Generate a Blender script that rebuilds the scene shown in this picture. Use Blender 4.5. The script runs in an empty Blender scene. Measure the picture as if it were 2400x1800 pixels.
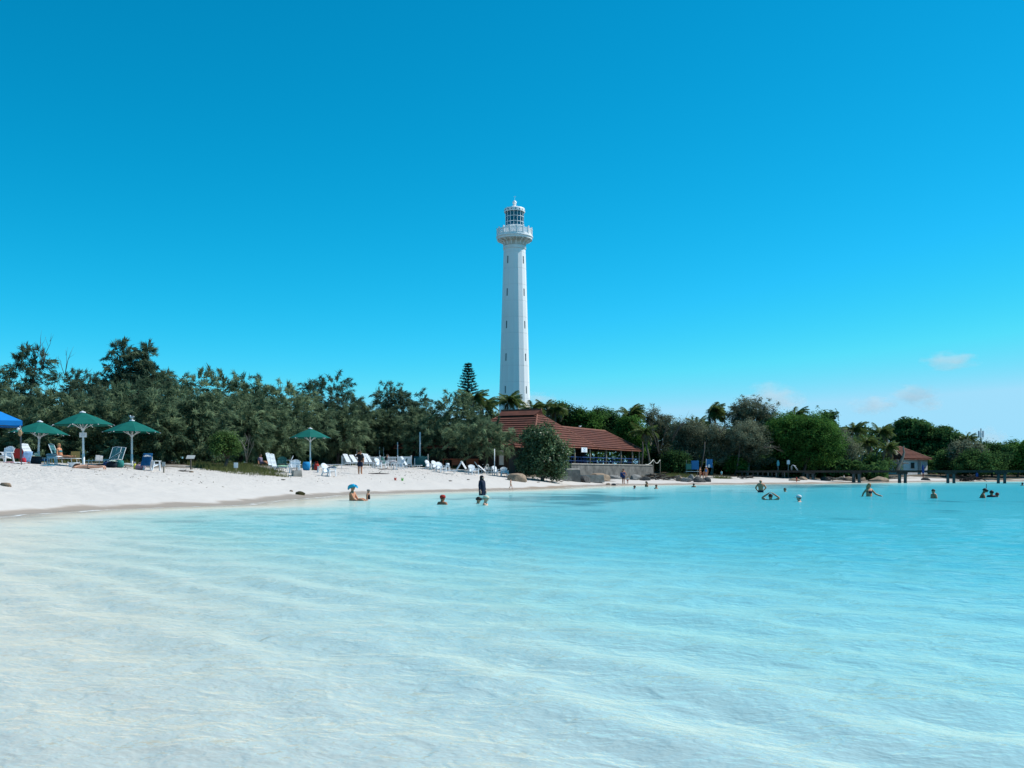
import bpy, math, random
import numpy as np
from mathutils import Vector, Matrix, Euler
random.seed(7)
RNG = np.random.default_rng(7)
R = math.radians
SC = bpy.context.scene
COL = SC.collection

# ------------------------------------------------------------------ camera
CAM_H = 1.27                      # eye above the water, photographer wading
cam = bpy.data.cameras.new("camera"); cam_o = bpy.data.objects.new("camera", cam); COL.objects.link(cam_o)
cam.sensor_width = 36.0; cam.lens = 35.0; cam.shift_y = 207.0/2400.0
cam.clip_start = 0.1; cam.clip_end = 20000
cam_o.location = (0, 0, CAM_H); cam_o.rotation_euler = (R(90), 0, 0)
SC.camera = cam_o

# ------------------------------------------------------------------ sky and sun
SUN_EL, SUN_AZ = R(50), R(75)     # azimuth clockwise from +Y towards +X
world = bpy.data.worlds.new("World"); SC.world = world; world.use_nodes = True
wn = world.node_tree.nodes; wl = world.node_tree.links; wn.clear()
sky = wn.new('ShaderNodeTexSky'); sky.sky_type = 'NISHITA'; sky.sun_disc = False
sky.sun_elevation = SUN_EL; sky.sun_rotation = SUN_AZ
sky.altitude = 0; sky.air_density = 0.82; sky.dust_density = 0.0; sky.ozone_density = 5.5
# even colour grade of the whole sky: the red end is cut, as in the photograph's deep cyan
ssep = wn.new('ShaderNodeSeparateColor'); scomb = wn.new('ShaderNodeCombineColor')
rpow = wn.new('ShaderNodeMath'); rpow.operation = 'POWER'; rpow.inputs[1].default_value = 4.0
rcut = wn.new('ShaderNodeMath'); rcut.operation = 'MULTIPLY'; rcut.inputs[1].default_value = 0.0095
rmin = wn.new('ShaderNodeMath'); rmin.operation = 'MINIMUM'; rmin.inputs[1].default_value = 2.3
bg = wn.new('ShaderNodeBackground'); bg.inputs['Strength'].default_value = 0.119
wo = wn.new('ShaderNodeOutputWorld')
wl.new(sky.outputs['Color'], ssep.inputs[0]); wl.new(ssep.outputs[0], rpow.inputs[0]); wl.new(rpow.outputs[0], rcut.inputs[0]); wl.new(rcut.outputs[0], rmin.inputs[0]); wl.new(rmin.outputs[0], scomb.inputs[0])
gmul = wn.new('ShaderNodeMath'); gmul.operation = 'MINIMUM'; gmul.inputs[1].default_value = 4.8; gsc = wn.new('ShaderNodeMath'); gsc.operation = 'MULTIPLY'; gsc.inputs[1].default_value = .99; wl.new(ssep.outputs[1], gsc.inputs[0]); wl.new(gsc.outputs[0], gmul.inputs[0]); wl.new(gmul.outputs[0], scomb.inputs[1]); bmin = wn.new('ShaderNodeMath'); bmin.operation = 'MULTIPLY'; bmin.inputs[1].default_value = 1.0; wl.new(ssep.outputs[2], bmin.inputs[0]); bcap = wn.new('ShaderNodeMath'); bcap.operation = 'MINIMUM'; bcap.inputs[1].default_value = 6.35; wl.new(bmin.outputs[0], bcap.inputs[0]); wl.new(bcap.outputs[0], scomb.inputs[2]); wl.new(scomb.outputs[0], bg.inputs['Color']); wl.new(bg.outputs['Background'], wo.inputs['Surface'])
sl = bpy.data.lights.new("sun", 'SUN'); sl.energy = 4.0; sl.angle = R(0.5); sl.color = (1.0, 0.965, 0.91)
sun_o = bpy.data.objects.new("sun", sl); COL.objects.link(sun_o)
SUN_DIR = Vector((math.sin(SUN_AZ)*math.cos(SUN_EL), math.cos(SUN_AZ)*math.cos(SUN_EL), math.sin(SUN_EL)))
sun_o.rotation_euler = SUN_DIR.to_track_quat('Z', 'Y').to_euler(); sun_o.location = (60, 20, 80)
SC.view_settings.view_transform = 'Standard'; SC.view_settings.look = 'None'
SC.view_settings.exposure = 0.36; SC.view_settings.gamma = 1.0; SC.view_settings.use_curve_mapping = False
SC.render.engine = 'CYCLES'
SC.cycles.max_bounces = 8; SC.cycles.transparent_max_bounces = 24; SC.cycles.diffuse_bounces = 3
SC.cycles.sample_clamp_indirect = 6.0; SC.cycles.use_denoising = True
try: SC.cycles.denoiser = 'OPENIMAGEDENOISE'
except Exception: pass
SC.cycles.caustics_reflective = False; SC.cycles.caustics_refractive = False
SC.cycles.volume_step_rate = 2.0; SC.cycles.volume_bounces = 3

# ------------------------------------------------------------------ measuring helpers (camera sightline -> place in the world)
FPX, HZ = 2333.33, 1107.0
def gx(px, D): return (px - 1200.0)/FPX*D
def gz(py, D): return CAM_H - (py - HZ)/FPX*D

# ------------------------------------------------------------------ materials
MATS = {}
def mat(name, col, rough=0.7, spec=0.3, noise=0.0, nscale=8.0, bump=0.0, metal=0.0, bscale=None, trans=0.0, col2=None, stretch=None):
    if name in MATS: return MATS[name]
    m = bpy.data.materials.new(name); m.use_nodes = True
    nt = m.node_tree; n = nt.nodes; l = nt.links; b = n['Principled BSDF']
    b.inputs['Base Color'].default_value = (*col, 1); b.inputs['Roughness'].default_value = rough
    b.inputs['Specular IOR Level'].default_value = spec; b.inputs['Metallic'].default_value = metal
    if noise or bump or col2:
        tc = n.new('ShaderNodeTexCoord'); mp = n.new('ShaderNodeMapping'); l.new(tc.outputs['Object'], mp.inputs['Vector'])
        if stretch: mp.inputs['Scale'].default_value = stretch
        nz = n.new('ShaderNodeTexNoise'); nz.inputs['Scale'].default_value = nscale; nz.inputs['Detail'].default_value = 6; nz.inputs['Roughness'].default_value = .65
        l.new(mp.outputs['Vector'], nz.inputs['Vector'])
        mx = n.new('ShaderNodeMix'); mx.data_type = 'RGBA'
        c2 = col2 if col2 else tuple(c*(1-noise) for c in col)
        c1 = col if col2 else tuple(min(1, c*(1+noise*.6)) for c in col)
        mx.inputs['A'].default_value = (*c1, 1); mx.inputs['B'].default_value = (*c2, 1)
        rp = n.new('ShaderNodeMapRange'); rp.inputs['From Min'].default_value = .35; rp.inputs['From Max'].default_value = .68
        l.new(nz.outputs['Fac'], rp.inputs['Value']); l.new(rp.outputs['Result'], mx.inputs['Factor']); l.new(mx.outputs['Result'], b.inputs['Base Color'])
        if bump:
            bp = n.new('ShaderNodeBump'); bp.inputs['Strength'].default_value = bump; bp.inputs['Distance'].default_value = .05
            nb = n.new('ShaderNodeTexNoise'); nb.inputs['Scale'].default_value = bscale or nscale*2; nb.inputs['Detail'].default_value = 8
            l.new(mp.outputs['Vector'], nb.inputs['Vector']); l.new(nb.outputs['Fac'], bp.inputs['Height']); l.new(bp.outputs['Normal'], b.inputs['Normal'])
    MATS[name] = m
    return m

def leaf_mat(name, dark, light, gloss=0.0, transl=0.3):
    """foliage: colour by the clump's own tint attribute, diffuse plus translucent, optional waxy sheen"""
    m = bpy.data.materials.new(name); m.use_nodes = True
    nt = m.node_tree; n = nt.nodes; l = nt.links; n.clear()
    at = n.new('ShaderNodeAttribute'); at.attribute_name = 'tint'
    mx = n.new('ShaderNodeMix'); mx.data_type = 'RGBA'; mx.inputs['A'].default_value = (*dark, 1); mx.inputs['B'].default_value = (*light, 1)
    l.new(at.outputs['Fac'], mx.inputs['Factor'])
    d = n.new('ShaderNodeBsdfDiffuse'); t = n.new('ShaderNodeBsdfTranslucent'); ms = n.new('ShaderNodeMixShader'); ms.inputs['Fac'].default_value = transl
    l.new(mx.outputs['Result'], d.inputs['Color']); l.new(mx.outputs['Result'], t.inputs['Color'])
    l.new(d.outputs[0], ms.inputs[1]); l.new(t.outputs[0], ms.inputs[2])
    o = n.new('ShaderNodeOutputMaterial'); last = ms
    if gloss:
        g = n.new('ShaderNodeBsdfGlossy'); g.inputs['Roughness'].default_value = .38; g.inputs['Color'].default_value = (1, 1, 1, 1)
        m2 = n.new('ShaderNodeMixShader'); m2.inputs['Fac'].default_value = gloss
        l.new(ms.outputs[0], m2.inputs[1]); l.new(g.outputs[0], m2.inputs[2]); last = m2
    l.new(last.outputs[0], o.inputs['Surface'])
    MATS[name] = m
    return m

# ------------------------------------------------------------------ object helpers
def tag(o, label=None, cat=None, group=None, kind=None):
    if label: o['label'] = label
    if cat: o['category'] = cat
    if group: o['group'] = group
    if kind: o['kind'] = kind
    return o
def empty(name, loc=(0, 0, 0), rz=0.0, label=None, cat=None, group=None):
    o = bpy.data.objects.new(name, None); COL.objects.link(o); o.location = loc; o.rotation_euler = (0, 0, rz); o.empty_display_size = .2
    return tag(o, label, cat, group)
def link(name, me, m=None, parent=None, smooth=False):
    if m is not None and not me.materials: me.materials.append(m)
    if smooth and len(me.polygons): me.polygons.foreach_set('use_smooth', [True]*len(me.polygons))
    o = bpy.data.objects.new(name, me); COL.objects.link(o)
    if parent is not None: o.parent = parent
    return o
def copy_tree(o, parent=None):
    c = o.copy(); COL.objects.link(c)
    if parent is not None: c.parent = parent
    for ch in list(o.children): copy_tree(ch, c)
    return c
def np_mesh(name, V, F, tint=None, attr='tint'):
    """mesh from numpy: V (n,3), F (m,k)"""
    me = bpy.data.meshes.new(name)
    V = np.ascontiguousarray(V, dtype=np.float32); F = np.ascontiguousarray(F, dtype=np.int32)
    k = F.shape[1]; m = F.shape[0]
    me.vertices.add(len(V)); me.vertices.foreach_set('co', V.ravel())
    me.loops.add(m*k); me.loops.foreach_set('vertex_index', F.ravel())
    me.polygons.add(m); me.polygons.foreach_set('loop_start', np.arange(0, m*k, k, dtype=np.int32))
    if tint is not None:
        a = me.attributes.new(attr, 'FLOAT', 'POINT'); a.data.foreach_set('value', np.ascontiguousarray(tint, dtype=np.float32))
    me.update(calc_edges=True)
    return me

class MB:
    """collects boxes, tubes and lathes into one mesh"""
    def __init__(s): s.v = []; s.f = []
    def add(s, vs, fs, M=None):
        b = len(s.v)
        for p in vs:
            p = Vector(p)
            s.v.append(M @ p if M is not None else p)
        s.f += [tuple(i+b for i in q) for q in fs]
        return s
    def box(s, c, d, rot=(0, 0, 0), top=1.0):
        x, y, z = d[0]/2, d[1]/2, d[2]/2; t = top
        vs = [(-x, -y, -z), (x, -y, -z), (x, y, -z), (-x, y, -z), (-x*t, -y*t, z), (x*t, -y*t, z), (x*t, y*t, z), (-x*t, y*t, z)]
        M = Matrix.Translation(c) @ Euler(rot).to_matrix().to_4x4()
        return s.add(vs, [(0, 3, 2, 1), (4, 5, 6, 7), (0, 1, 5, 4), (1, 2, 6, 5), (2, 3, 7, 6), (3, 0, 4, 7)], M)
    def tube(s, pts, rad, seg=8, cap=True):
        pts = [Vector(p) for p in pts]; n = len(pts)
        if not hasattr(rad, '__len__'): rad = [rad]*n
        b = len(s.v); ref = None
        for i, p in enumerate(pts):
            t = (pts[min(i+1, n-1)] - pts[max(i-1, 0)])
            if t.length < 1e-9: t = Vector((0, 0, 1))
            t.normalize()
            if ref is None or abs(ref.dot(t)) > .95: ref = Vector((1, 0, 0)) if abs(t.x) < .8 else Vector((0, 1, 0))
            u = (ref - t*ref.dot(t)).normalized(); w = t.cross(u); ref = u
            for k in range(seg):
                a = 2*math.pi*k/seg
                s.v.append(p + (u*math.cos(a) + w*math.sin(a))*rad[i])
        for i in range(n-1):
            for k in range(seg):
                k2 = (k+1) % seg
                s.f.append((b+i*seg+k, b+i*seg+k2, b+(i+1)*seg+k2, b+(i+1)*seg+k))
        if cap:
            s.f.append(tuple(b+k for k in reversed(range(seg)))); s.f.append(tuple(b+(n-1)*seg+k for k in range(seg)))
        return s
    def bar(s, a, b, w, h=None):
        """square-section bar from a to b"""
        a = Vector(a); b = Vector(b); h = h or w; t = (b-a); L = t.length
        q = t.to_track_quat('Z', 'Y').to_matrix().to_4x4()
        M = Matrix.Translation((a+b)/2) @ q
        x, y, z = w/2, h/2, L/2
        vs = [(-x, -y, -z), (x, -y, -z), (x, y, -z), (-x, y, -z), (-x, -y, z), (x, -y, z), (x, y, z), (-x, y, z)]
        return s.add(vs, [(0, 3, 2, 1), (4, 5, 6, 7), (0, 1, 5, 4), (1, 2, 6, 5), (2, 3, 7, 6), (3, 0, 4, 7)], M)
    def lathe(s, prof, seg=16, M=None, phase=0.0, cap=True):
        """profile [(r,z)...] turned round z"""
        vs = []; fs = []; n = len(prof)
        for r, z in prof:
            for k in range(seg):
                a = 2*math.pi*k/seg + phase
                vs.append((r*math.cos(a), r*math.sin(a), z))
        for i in range(n-1):
            for k in range(seg):
                k2 = (k+1) % seg
                fs.append((i*seg+k, i*seg+k2, (i+1)*seg+k2, (i+1)*seg+k))
        if cap:
            fs.append(tuple(reversed(range(seg)))); fs.append(tuple((n-1)*seg+k for k in range(seg)))
        return s.add(vs, fs, M)
    def ball(s, c, r, seg=10, rings=6, M=None):
        if not hasattr(r, '__len__'): r = (r, r, r)
        prof = [(max(1e-4, math.sin(math.pi*i/rings)), -math.cos(math.pi*i/rings)) for i in range(rings+1)]
        T = Matrix.Translation(c) @ Matrix.Diagonal((*r, 1))
        if M is not None: T = M @ T
        return s.lathe(prof, seg, T)
    def poly(s, vs, fs=None):
        return s.add(vs, fs or [tuple(range(len(vs)))])
    def mesh(s, name):
        me = bpy.data.meshes.new(name); me.from_pydata([tuple(v) for v in s.v], [], s.f); me.update(); return me
    def build(s, name, m, parent=None, smooth=False):
        return link(name, s.mesh(name), m, parent, smooth)

# ------------------------------------------------------------------ value noise for terrain
def _hash(i, j, k=0):
    h = (i.astype(np.int64)*374761393 + j.astype(np.int64)*668265263 + k*2147483647) & 0xffffffff
    h = ((h ^ (h >> 13))*1274126177) & 0xffffffff
    return ((h ^ (h >> 16)) & 0xffff)/65535.0
def vnoise(x, y, k=0):
    x = np.asarray(x, float); y = np.asarray(y, float)
    i = np.floor(x); j = np.floor(y); u = x-i; v = y-j; u = u*u*(3-2*u); v = v*v*(3-2*v)
    a = _hash(i, j, k); b = _hash(i+1, j, k); c = _hash(i, j+1, k); d = _hash(i+1, j+1, k)
    return (a*(1-u)+b*u)*(1-v) + (c*(1-u)+d*u)*v - .5

# ------------------------------------------------------------------ the bay: shoreline and ground height
_sh = [(0, 1209), (200, 1196), (400, 1187), (545, 1183), (660, 1171), (800, 1160), (970, 1154), (1120, 1150), (1200, 1148), (1280, 1144), (1350, 1140),
       (1454, 1137), (1556, 1136), (1666, 1135), (1833, 1134), (1957, 1132.5), (2106, 1129.5), (2231, 1128.5), (2400, 1127.5), (2600, 1127)]
SHORE = [(400, -40), (40, -14), (10, -9), (-2, -4.5), (-9, 2), (-14, 12), (-16.2, 22)]
for px, py in _sh:
    D = CAM_H*FPX/(py-HZ); SHORE.append((gx(px, D), D))
SHORE += [(125, 158), (400, 185)]
SHORE = np.array(SHORE)
def shore_dist(x, y):
    """signed distance to the shoreline, positive on land"""
    x = np.asarray(x, float); y = np.asarray(y, float)
    best = np.full(x.shape, 1e9); inside = np.zeros(x.shape, bool)
    n = len(SHORE)
    for i in range(n):
        ax, ay = SHORE[i]; bx, by = SHORE[(i+1) % n]
        if i < n-1:
            dx, dy = bx-ax, by-ay; t = np.clip(((x-ax)*dx+(y-ay)*dy)/(dx*dx+dy*dy), 0, 1)
            best = np.minimum(best, (x-ax-t*dx)**2 + (y-ay-t*dy)**2)
        cond = ((ay > y) != (by > y))
        with np.errstate(divide='ignore', invalid='ignore'):
            xi = (bx-ax)*(y-ay)/(by-ay+1e-12)+ax
        inside ^= cond & (x < xi)
    d = np.sqrt(best)
    return np.where(inside, -d, d)
def sstep(a, b, x):
    t = np.clip((np.asarray(x, float)-a)/(b-a), 0, 1); return t*t*(3-2*t)
def ground(x, y):
    x = np.asarray(x, float); y = np.asarray(y, float)
    s = shore_dist(x, y)
    s = s + .55*vnoise(x*.16, y*.16, 3)*2 + .22*vnoise(x*.7, y*.7, 5)*2
    w = sstep(2, 17, x)
    L = 21 + 15*w; crest = 1.88 - .25*w
    t = np.clip(s/L, 0, 1)
    land = crest*(1-(1-t)**(1.7-.35*w)) + .017*np.clip(s-L, 0, 60)
    tau = 15 + 42*(1-sstep(1, 20, y + 1.0*x))*(1-.5*sstep(-4, 4, x))
    so = np.clip(-s, 0, None); sea = -1.7*(1-np.exp(-so/tau))*(1-.8*np.exp(-so/2.5))
    z = np.where(s > 0, land, sea)
    k = np.clip(s/4, 0, 1)
    z = z + k*(.05*vnoise(x*1.1, y*1.1, 1) + .045*vnoise(x*2.6, y*2.6, 2)) + .12*k*vnoise(x*.35, y*.35, 4)
    return z
def G(x, y): return float(ground(np.array([x]), np.array([y]))[0])
def spot(px, D):
    x = gx(px, D); return Vector((x, D, G(x, D)))
def hit(px, py, d0=25.0, d1=170.0):
    """where the sightline through a point of the photograph meets the ground"""
    D = np.linspace(d0, d1, 1500); x = gx(px, D); zr = gz(py, D); g = np.maximum(ground(x, D), 0.0)
    k = np.argmax(zr <= g)
    return Vector((x[k], D[k], g[k]))

def polar(rr, aa):
    A, Rr = np.meshgrid(aa, rr); X = (Rr*np.sin(A)).ravel(); Y = (Rr*np.cos(A)).ravel()
    nr, na = len(rr), len(aa); i = np.arange(nr-1)[:, None]*na + np.arange(na)[None, :]
    j = np.arange(nr-1)[:, None]*na + (np.arange(na)[None, :]+1) % na
    F = np.stack([i, i+na, j+na, j], -1).reshape(-1, 4)
    return X, Y, F, Rr.ravel()
def angles(fine, coarse):
    f = np.arange(-34, 34, fine); c = np.arange(34, 326, coarse)
    return np.radians(np.concatenate([f, c]))

# sand: one sheet for dry beach, wet edge and sea bed
rr = np.concatenate([[.05], np.geomspace(1.0, 22, 110), np.geomspace(22.2, 170, 310), np.geomspace(180, 6000, 40)])
X, Y, Fq, _ = polar(rr, angles(.2, 3.0))
Z = ground(X, Y)
far = sstep(350, 900, np.hypot(X, Y)); Z = Z*(1-far) + 2.5*far
Z = np.where(shore_dist(X, Y) < -1, np.minimum(Z, -.02), Z)
# leaf litter and dark soil start where the trees stand
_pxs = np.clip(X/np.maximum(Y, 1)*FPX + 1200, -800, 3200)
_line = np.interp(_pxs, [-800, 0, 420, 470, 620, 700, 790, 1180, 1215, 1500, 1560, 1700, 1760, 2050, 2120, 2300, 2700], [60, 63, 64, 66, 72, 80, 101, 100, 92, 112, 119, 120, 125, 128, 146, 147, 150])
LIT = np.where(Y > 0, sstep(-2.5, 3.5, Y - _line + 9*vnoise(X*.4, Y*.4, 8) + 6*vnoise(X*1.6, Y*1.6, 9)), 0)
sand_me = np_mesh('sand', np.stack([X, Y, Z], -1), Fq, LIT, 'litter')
def sand_mat():
    m = bpy.data.materials.new('white_sand'); m.use_nodes = True
    nt = m.node_tree; n = nt.nodes; l = nt.links; b = n['Principled BSDF']
    g = n.new('ShaderNodeNewGeometry'); sx = n.new('ShaderNodeSeparateXYZ'); l.new(g.outputs['Position'], sx.inputs[0])
    nz = n.new('ShaderNodeTexNoise'); nz.inputs['Scale'].default_value = .5; nz.inputs['Detail'].default_value = 5; l.new(g.outputs['Position'], nz.inputs['Vector'])
    # wetness: near and below the water line, with a wandering swash edge
    off = n.new('ShaderNodeMath'); off.operation = 'MULTIPLY_ADD'; off.inputs[1].default_value = .22; off.inputs[2].default_value = -.11; l.new(nz.outputs['Fac'], off.inputs[0])
    zz = n.new('ShaderNodeMath'); zz.operation = 'ADD'; l.new(sx.outputs['Z'], zz.inputs[0]); l.new(off.outputs[0], zz.inputs[1])
    wet = n.new('ShaderNodeMapRange'); wet.inputs['From Min'].default_value = .135; wet.inputs['From Max'].default_value = .075; l.new(zz.outputs[0], wet.inputs['Value'])
    # below the water the sand is clean and pale again
    sub = n.new('ShaderNodeMapRange'); sub.inputs['From Min'].default_value = -.03; sub.inputs['From Max'].default_value = -.16; l.new(sx.outputs['Z'], sub.inputs['Value'])
    # dry colour with uneven tone, scattered coral grit and leaf litter
    n2 = n.new('ShaderNodeTexNoise'); n2.inputs['Scale'].default_value = 2.2; n2.inputs['Detail'].default_value = 8; n2.inputs['Roughness'].default_value = .7; l.new(g.outputs['Position'], n2.inputs['Vector'])
    dry = n.new('ShaderNodeMix'); dry.data_type = 'RGBA'; dry.inputs['A'].default_value = (.50, .455, .415, 1); dry.inputs['B'].default_value = (.62, .575, .53, 1)
    l.new(n2.outputs['Fac'], dry.inputs['Factor'])
    vo = n.new('ShaderNodeTexNoise'); vo.inputs['Scale'].default_value = 5.5; vo.inputs['Detail'].default_value = 3
    mp = n.new('ShaderNodeMapping'); mp.inputs['Scale'].default_value = (1, .45, 1); l.new(g.outputs['Position'], mp.inputs['Vector']); l.new(mp.outputs['Vector'], vo.inputs['Vector'])
    gr = n.new('ShaderNodeMapRange'); gr.inputs['From Min'].default_value = .655; gr.inputs['From Max'].default_value = .74; l.new(vo.outputs['Fac'], gr.inputs['Value'])
    hi = n.new('ShaderNodeMapRange'); hi.inputs['From Min'].default_value = .55; hi.inputs['From Max'].default_value = 1.5; l.new(sx.outputs['Z'], hi.inputs['Value'])
    gm = n.new('ShaderNodeMath'); gm.operation = 'MULTIPLY'; l.new(gr.outputs[0], gm.inputs[0]); l.new(hi.outputs[0], gm.inputs[1])
    d2 = n.new('ShaderNodeMix'); d2.data_type = 'RGBA'; l.new(gm.outputs[0], d2.inputs['Factor']); l.new(dry.outputs['Result'], d2.inputs['A']); d2.inputs['B'].default_value = (.27, .22, .17, 1)
    w1 = n.new('ShaderNodeMix'); w1.data_type = 'RGBA'; l.new(sub.outputs[0], w1.inputs['Factor']); w1.inputs['A'].default_value = (.37, .285, .215, 1); w1.inputs['B'].default_value = (.72, .70, .64, 1)
    fin = n.new('ShaderNodeMix'); fin.data_type = 'RGBA'; l.new(wet.outputs[0], fin.inputs['Factor']); l.new(d2.outputs['Result'], fin.inputs['A']); l.new(w1.outputs['Result'], fin.inputs['B'])
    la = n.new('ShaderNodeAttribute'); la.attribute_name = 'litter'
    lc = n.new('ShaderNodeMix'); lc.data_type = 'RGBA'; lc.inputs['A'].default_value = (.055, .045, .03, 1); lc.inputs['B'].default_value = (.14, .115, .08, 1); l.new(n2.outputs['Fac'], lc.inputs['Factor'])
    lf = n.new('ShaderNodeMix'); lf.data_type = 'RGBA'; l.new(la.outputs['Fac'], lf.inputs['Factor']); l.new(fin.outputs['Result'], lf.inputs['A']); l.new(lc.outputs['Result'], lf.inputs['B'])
    l.new(lf.outputs['Result'], b.inputs['Base Color'])
    ro = n.new('ShaderNodeMapRange'); ro.inputs['To Min'].default_value = .95; ro.inputs['To Max'].default_value = .42; l.new(wet.outputs[0], ro.inputs['Value']); l.new(ro.outputs[0], b.inputs['Roughness'])
    b.inputs['Specular IOR Level'].default_value = .25
    nb = n.new('ShaderNodeTexNoise'); nb.inputs['Scale'].default_value = 3.2; nb.inputs['Detail'].default_value = 6; nb.inputs['Roughness'].default_value = .6; l.new(g.outputs['Position'], nb.inputs['Vector'])
    bp = n.new('ShaderNodeBump'); bp.inputs['Distance'].default_value = .17
    bs = n.new('ShaderNodeMapRange'); bs.inputs['From Min'].default_value = .25; bs.inputs['From Max'].default_value = 1.3; bs.inputs['To Min'].default_value = .08; bs.inputs['To Max'].default_value = .95
    l.new(sx.outputs['Z'], bs.inputs['Value']); l.new(bs.outputs[0], bp.inputs['Strength']); l.new(nb.outputs['Fac'], bp.inputs['Height']); l.new(bp.outputs['Normal'], b.inputs['Normal'])
    return m
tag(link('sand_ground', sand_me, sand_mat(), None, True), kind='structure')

# water: wind ripples and low swell lines running in to the near beach
rr = np.concatenate([[.05], np.geomspace(.8, 200, 560), np.geomspace(210, 6000, 30)])
X, Y, Fq, RR = polar(rr, angles(.22, 3.0))
dr = np.gradient(rr); dr = np.repeat(dr, len(Fq)//(len(rr)-1))
dep = np.clip(-np.where(shore_dist(X, Y) < 0, ground(X, Y), .0), 0, 3)
H = np.zeros_like(X); wr = np.random.default_rng(3)
for k in range(46):
    lam = [1.35, 1.1, .85][k % 3] if k < 6 else float(np.exp(wr.uniform(np.log(.22), np.log(1.6))))
    ang = math.atan2(-.62, -.78) + (wr.normal(0, .10) if k < 6 else wr.normal(.35, .75))
    amp = .0048 if k < 6 else .0019*lam**.9
    kx, ky = math.cos(ang)*2*math.pi/lam, math.sin(ang)*2*math.pi/lam
    warp = 1.1*vnoise(X*.35, Y*.35, 20+k) + .5*vnoise(X*1.1, Y*1.1, 70+k)
    H += amp*np.clip(lam/(2.5*dr)-1, 0, 1)*np.sin(kx*X+ky*Y+wr.uniform(0, 6.28)+warp*2.2)*(.55+.9*(vnoise(X*.5, Y*.5, 120+k)+.5))
H *= np.clip(dep/.22, 0.02, 1)
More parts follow.
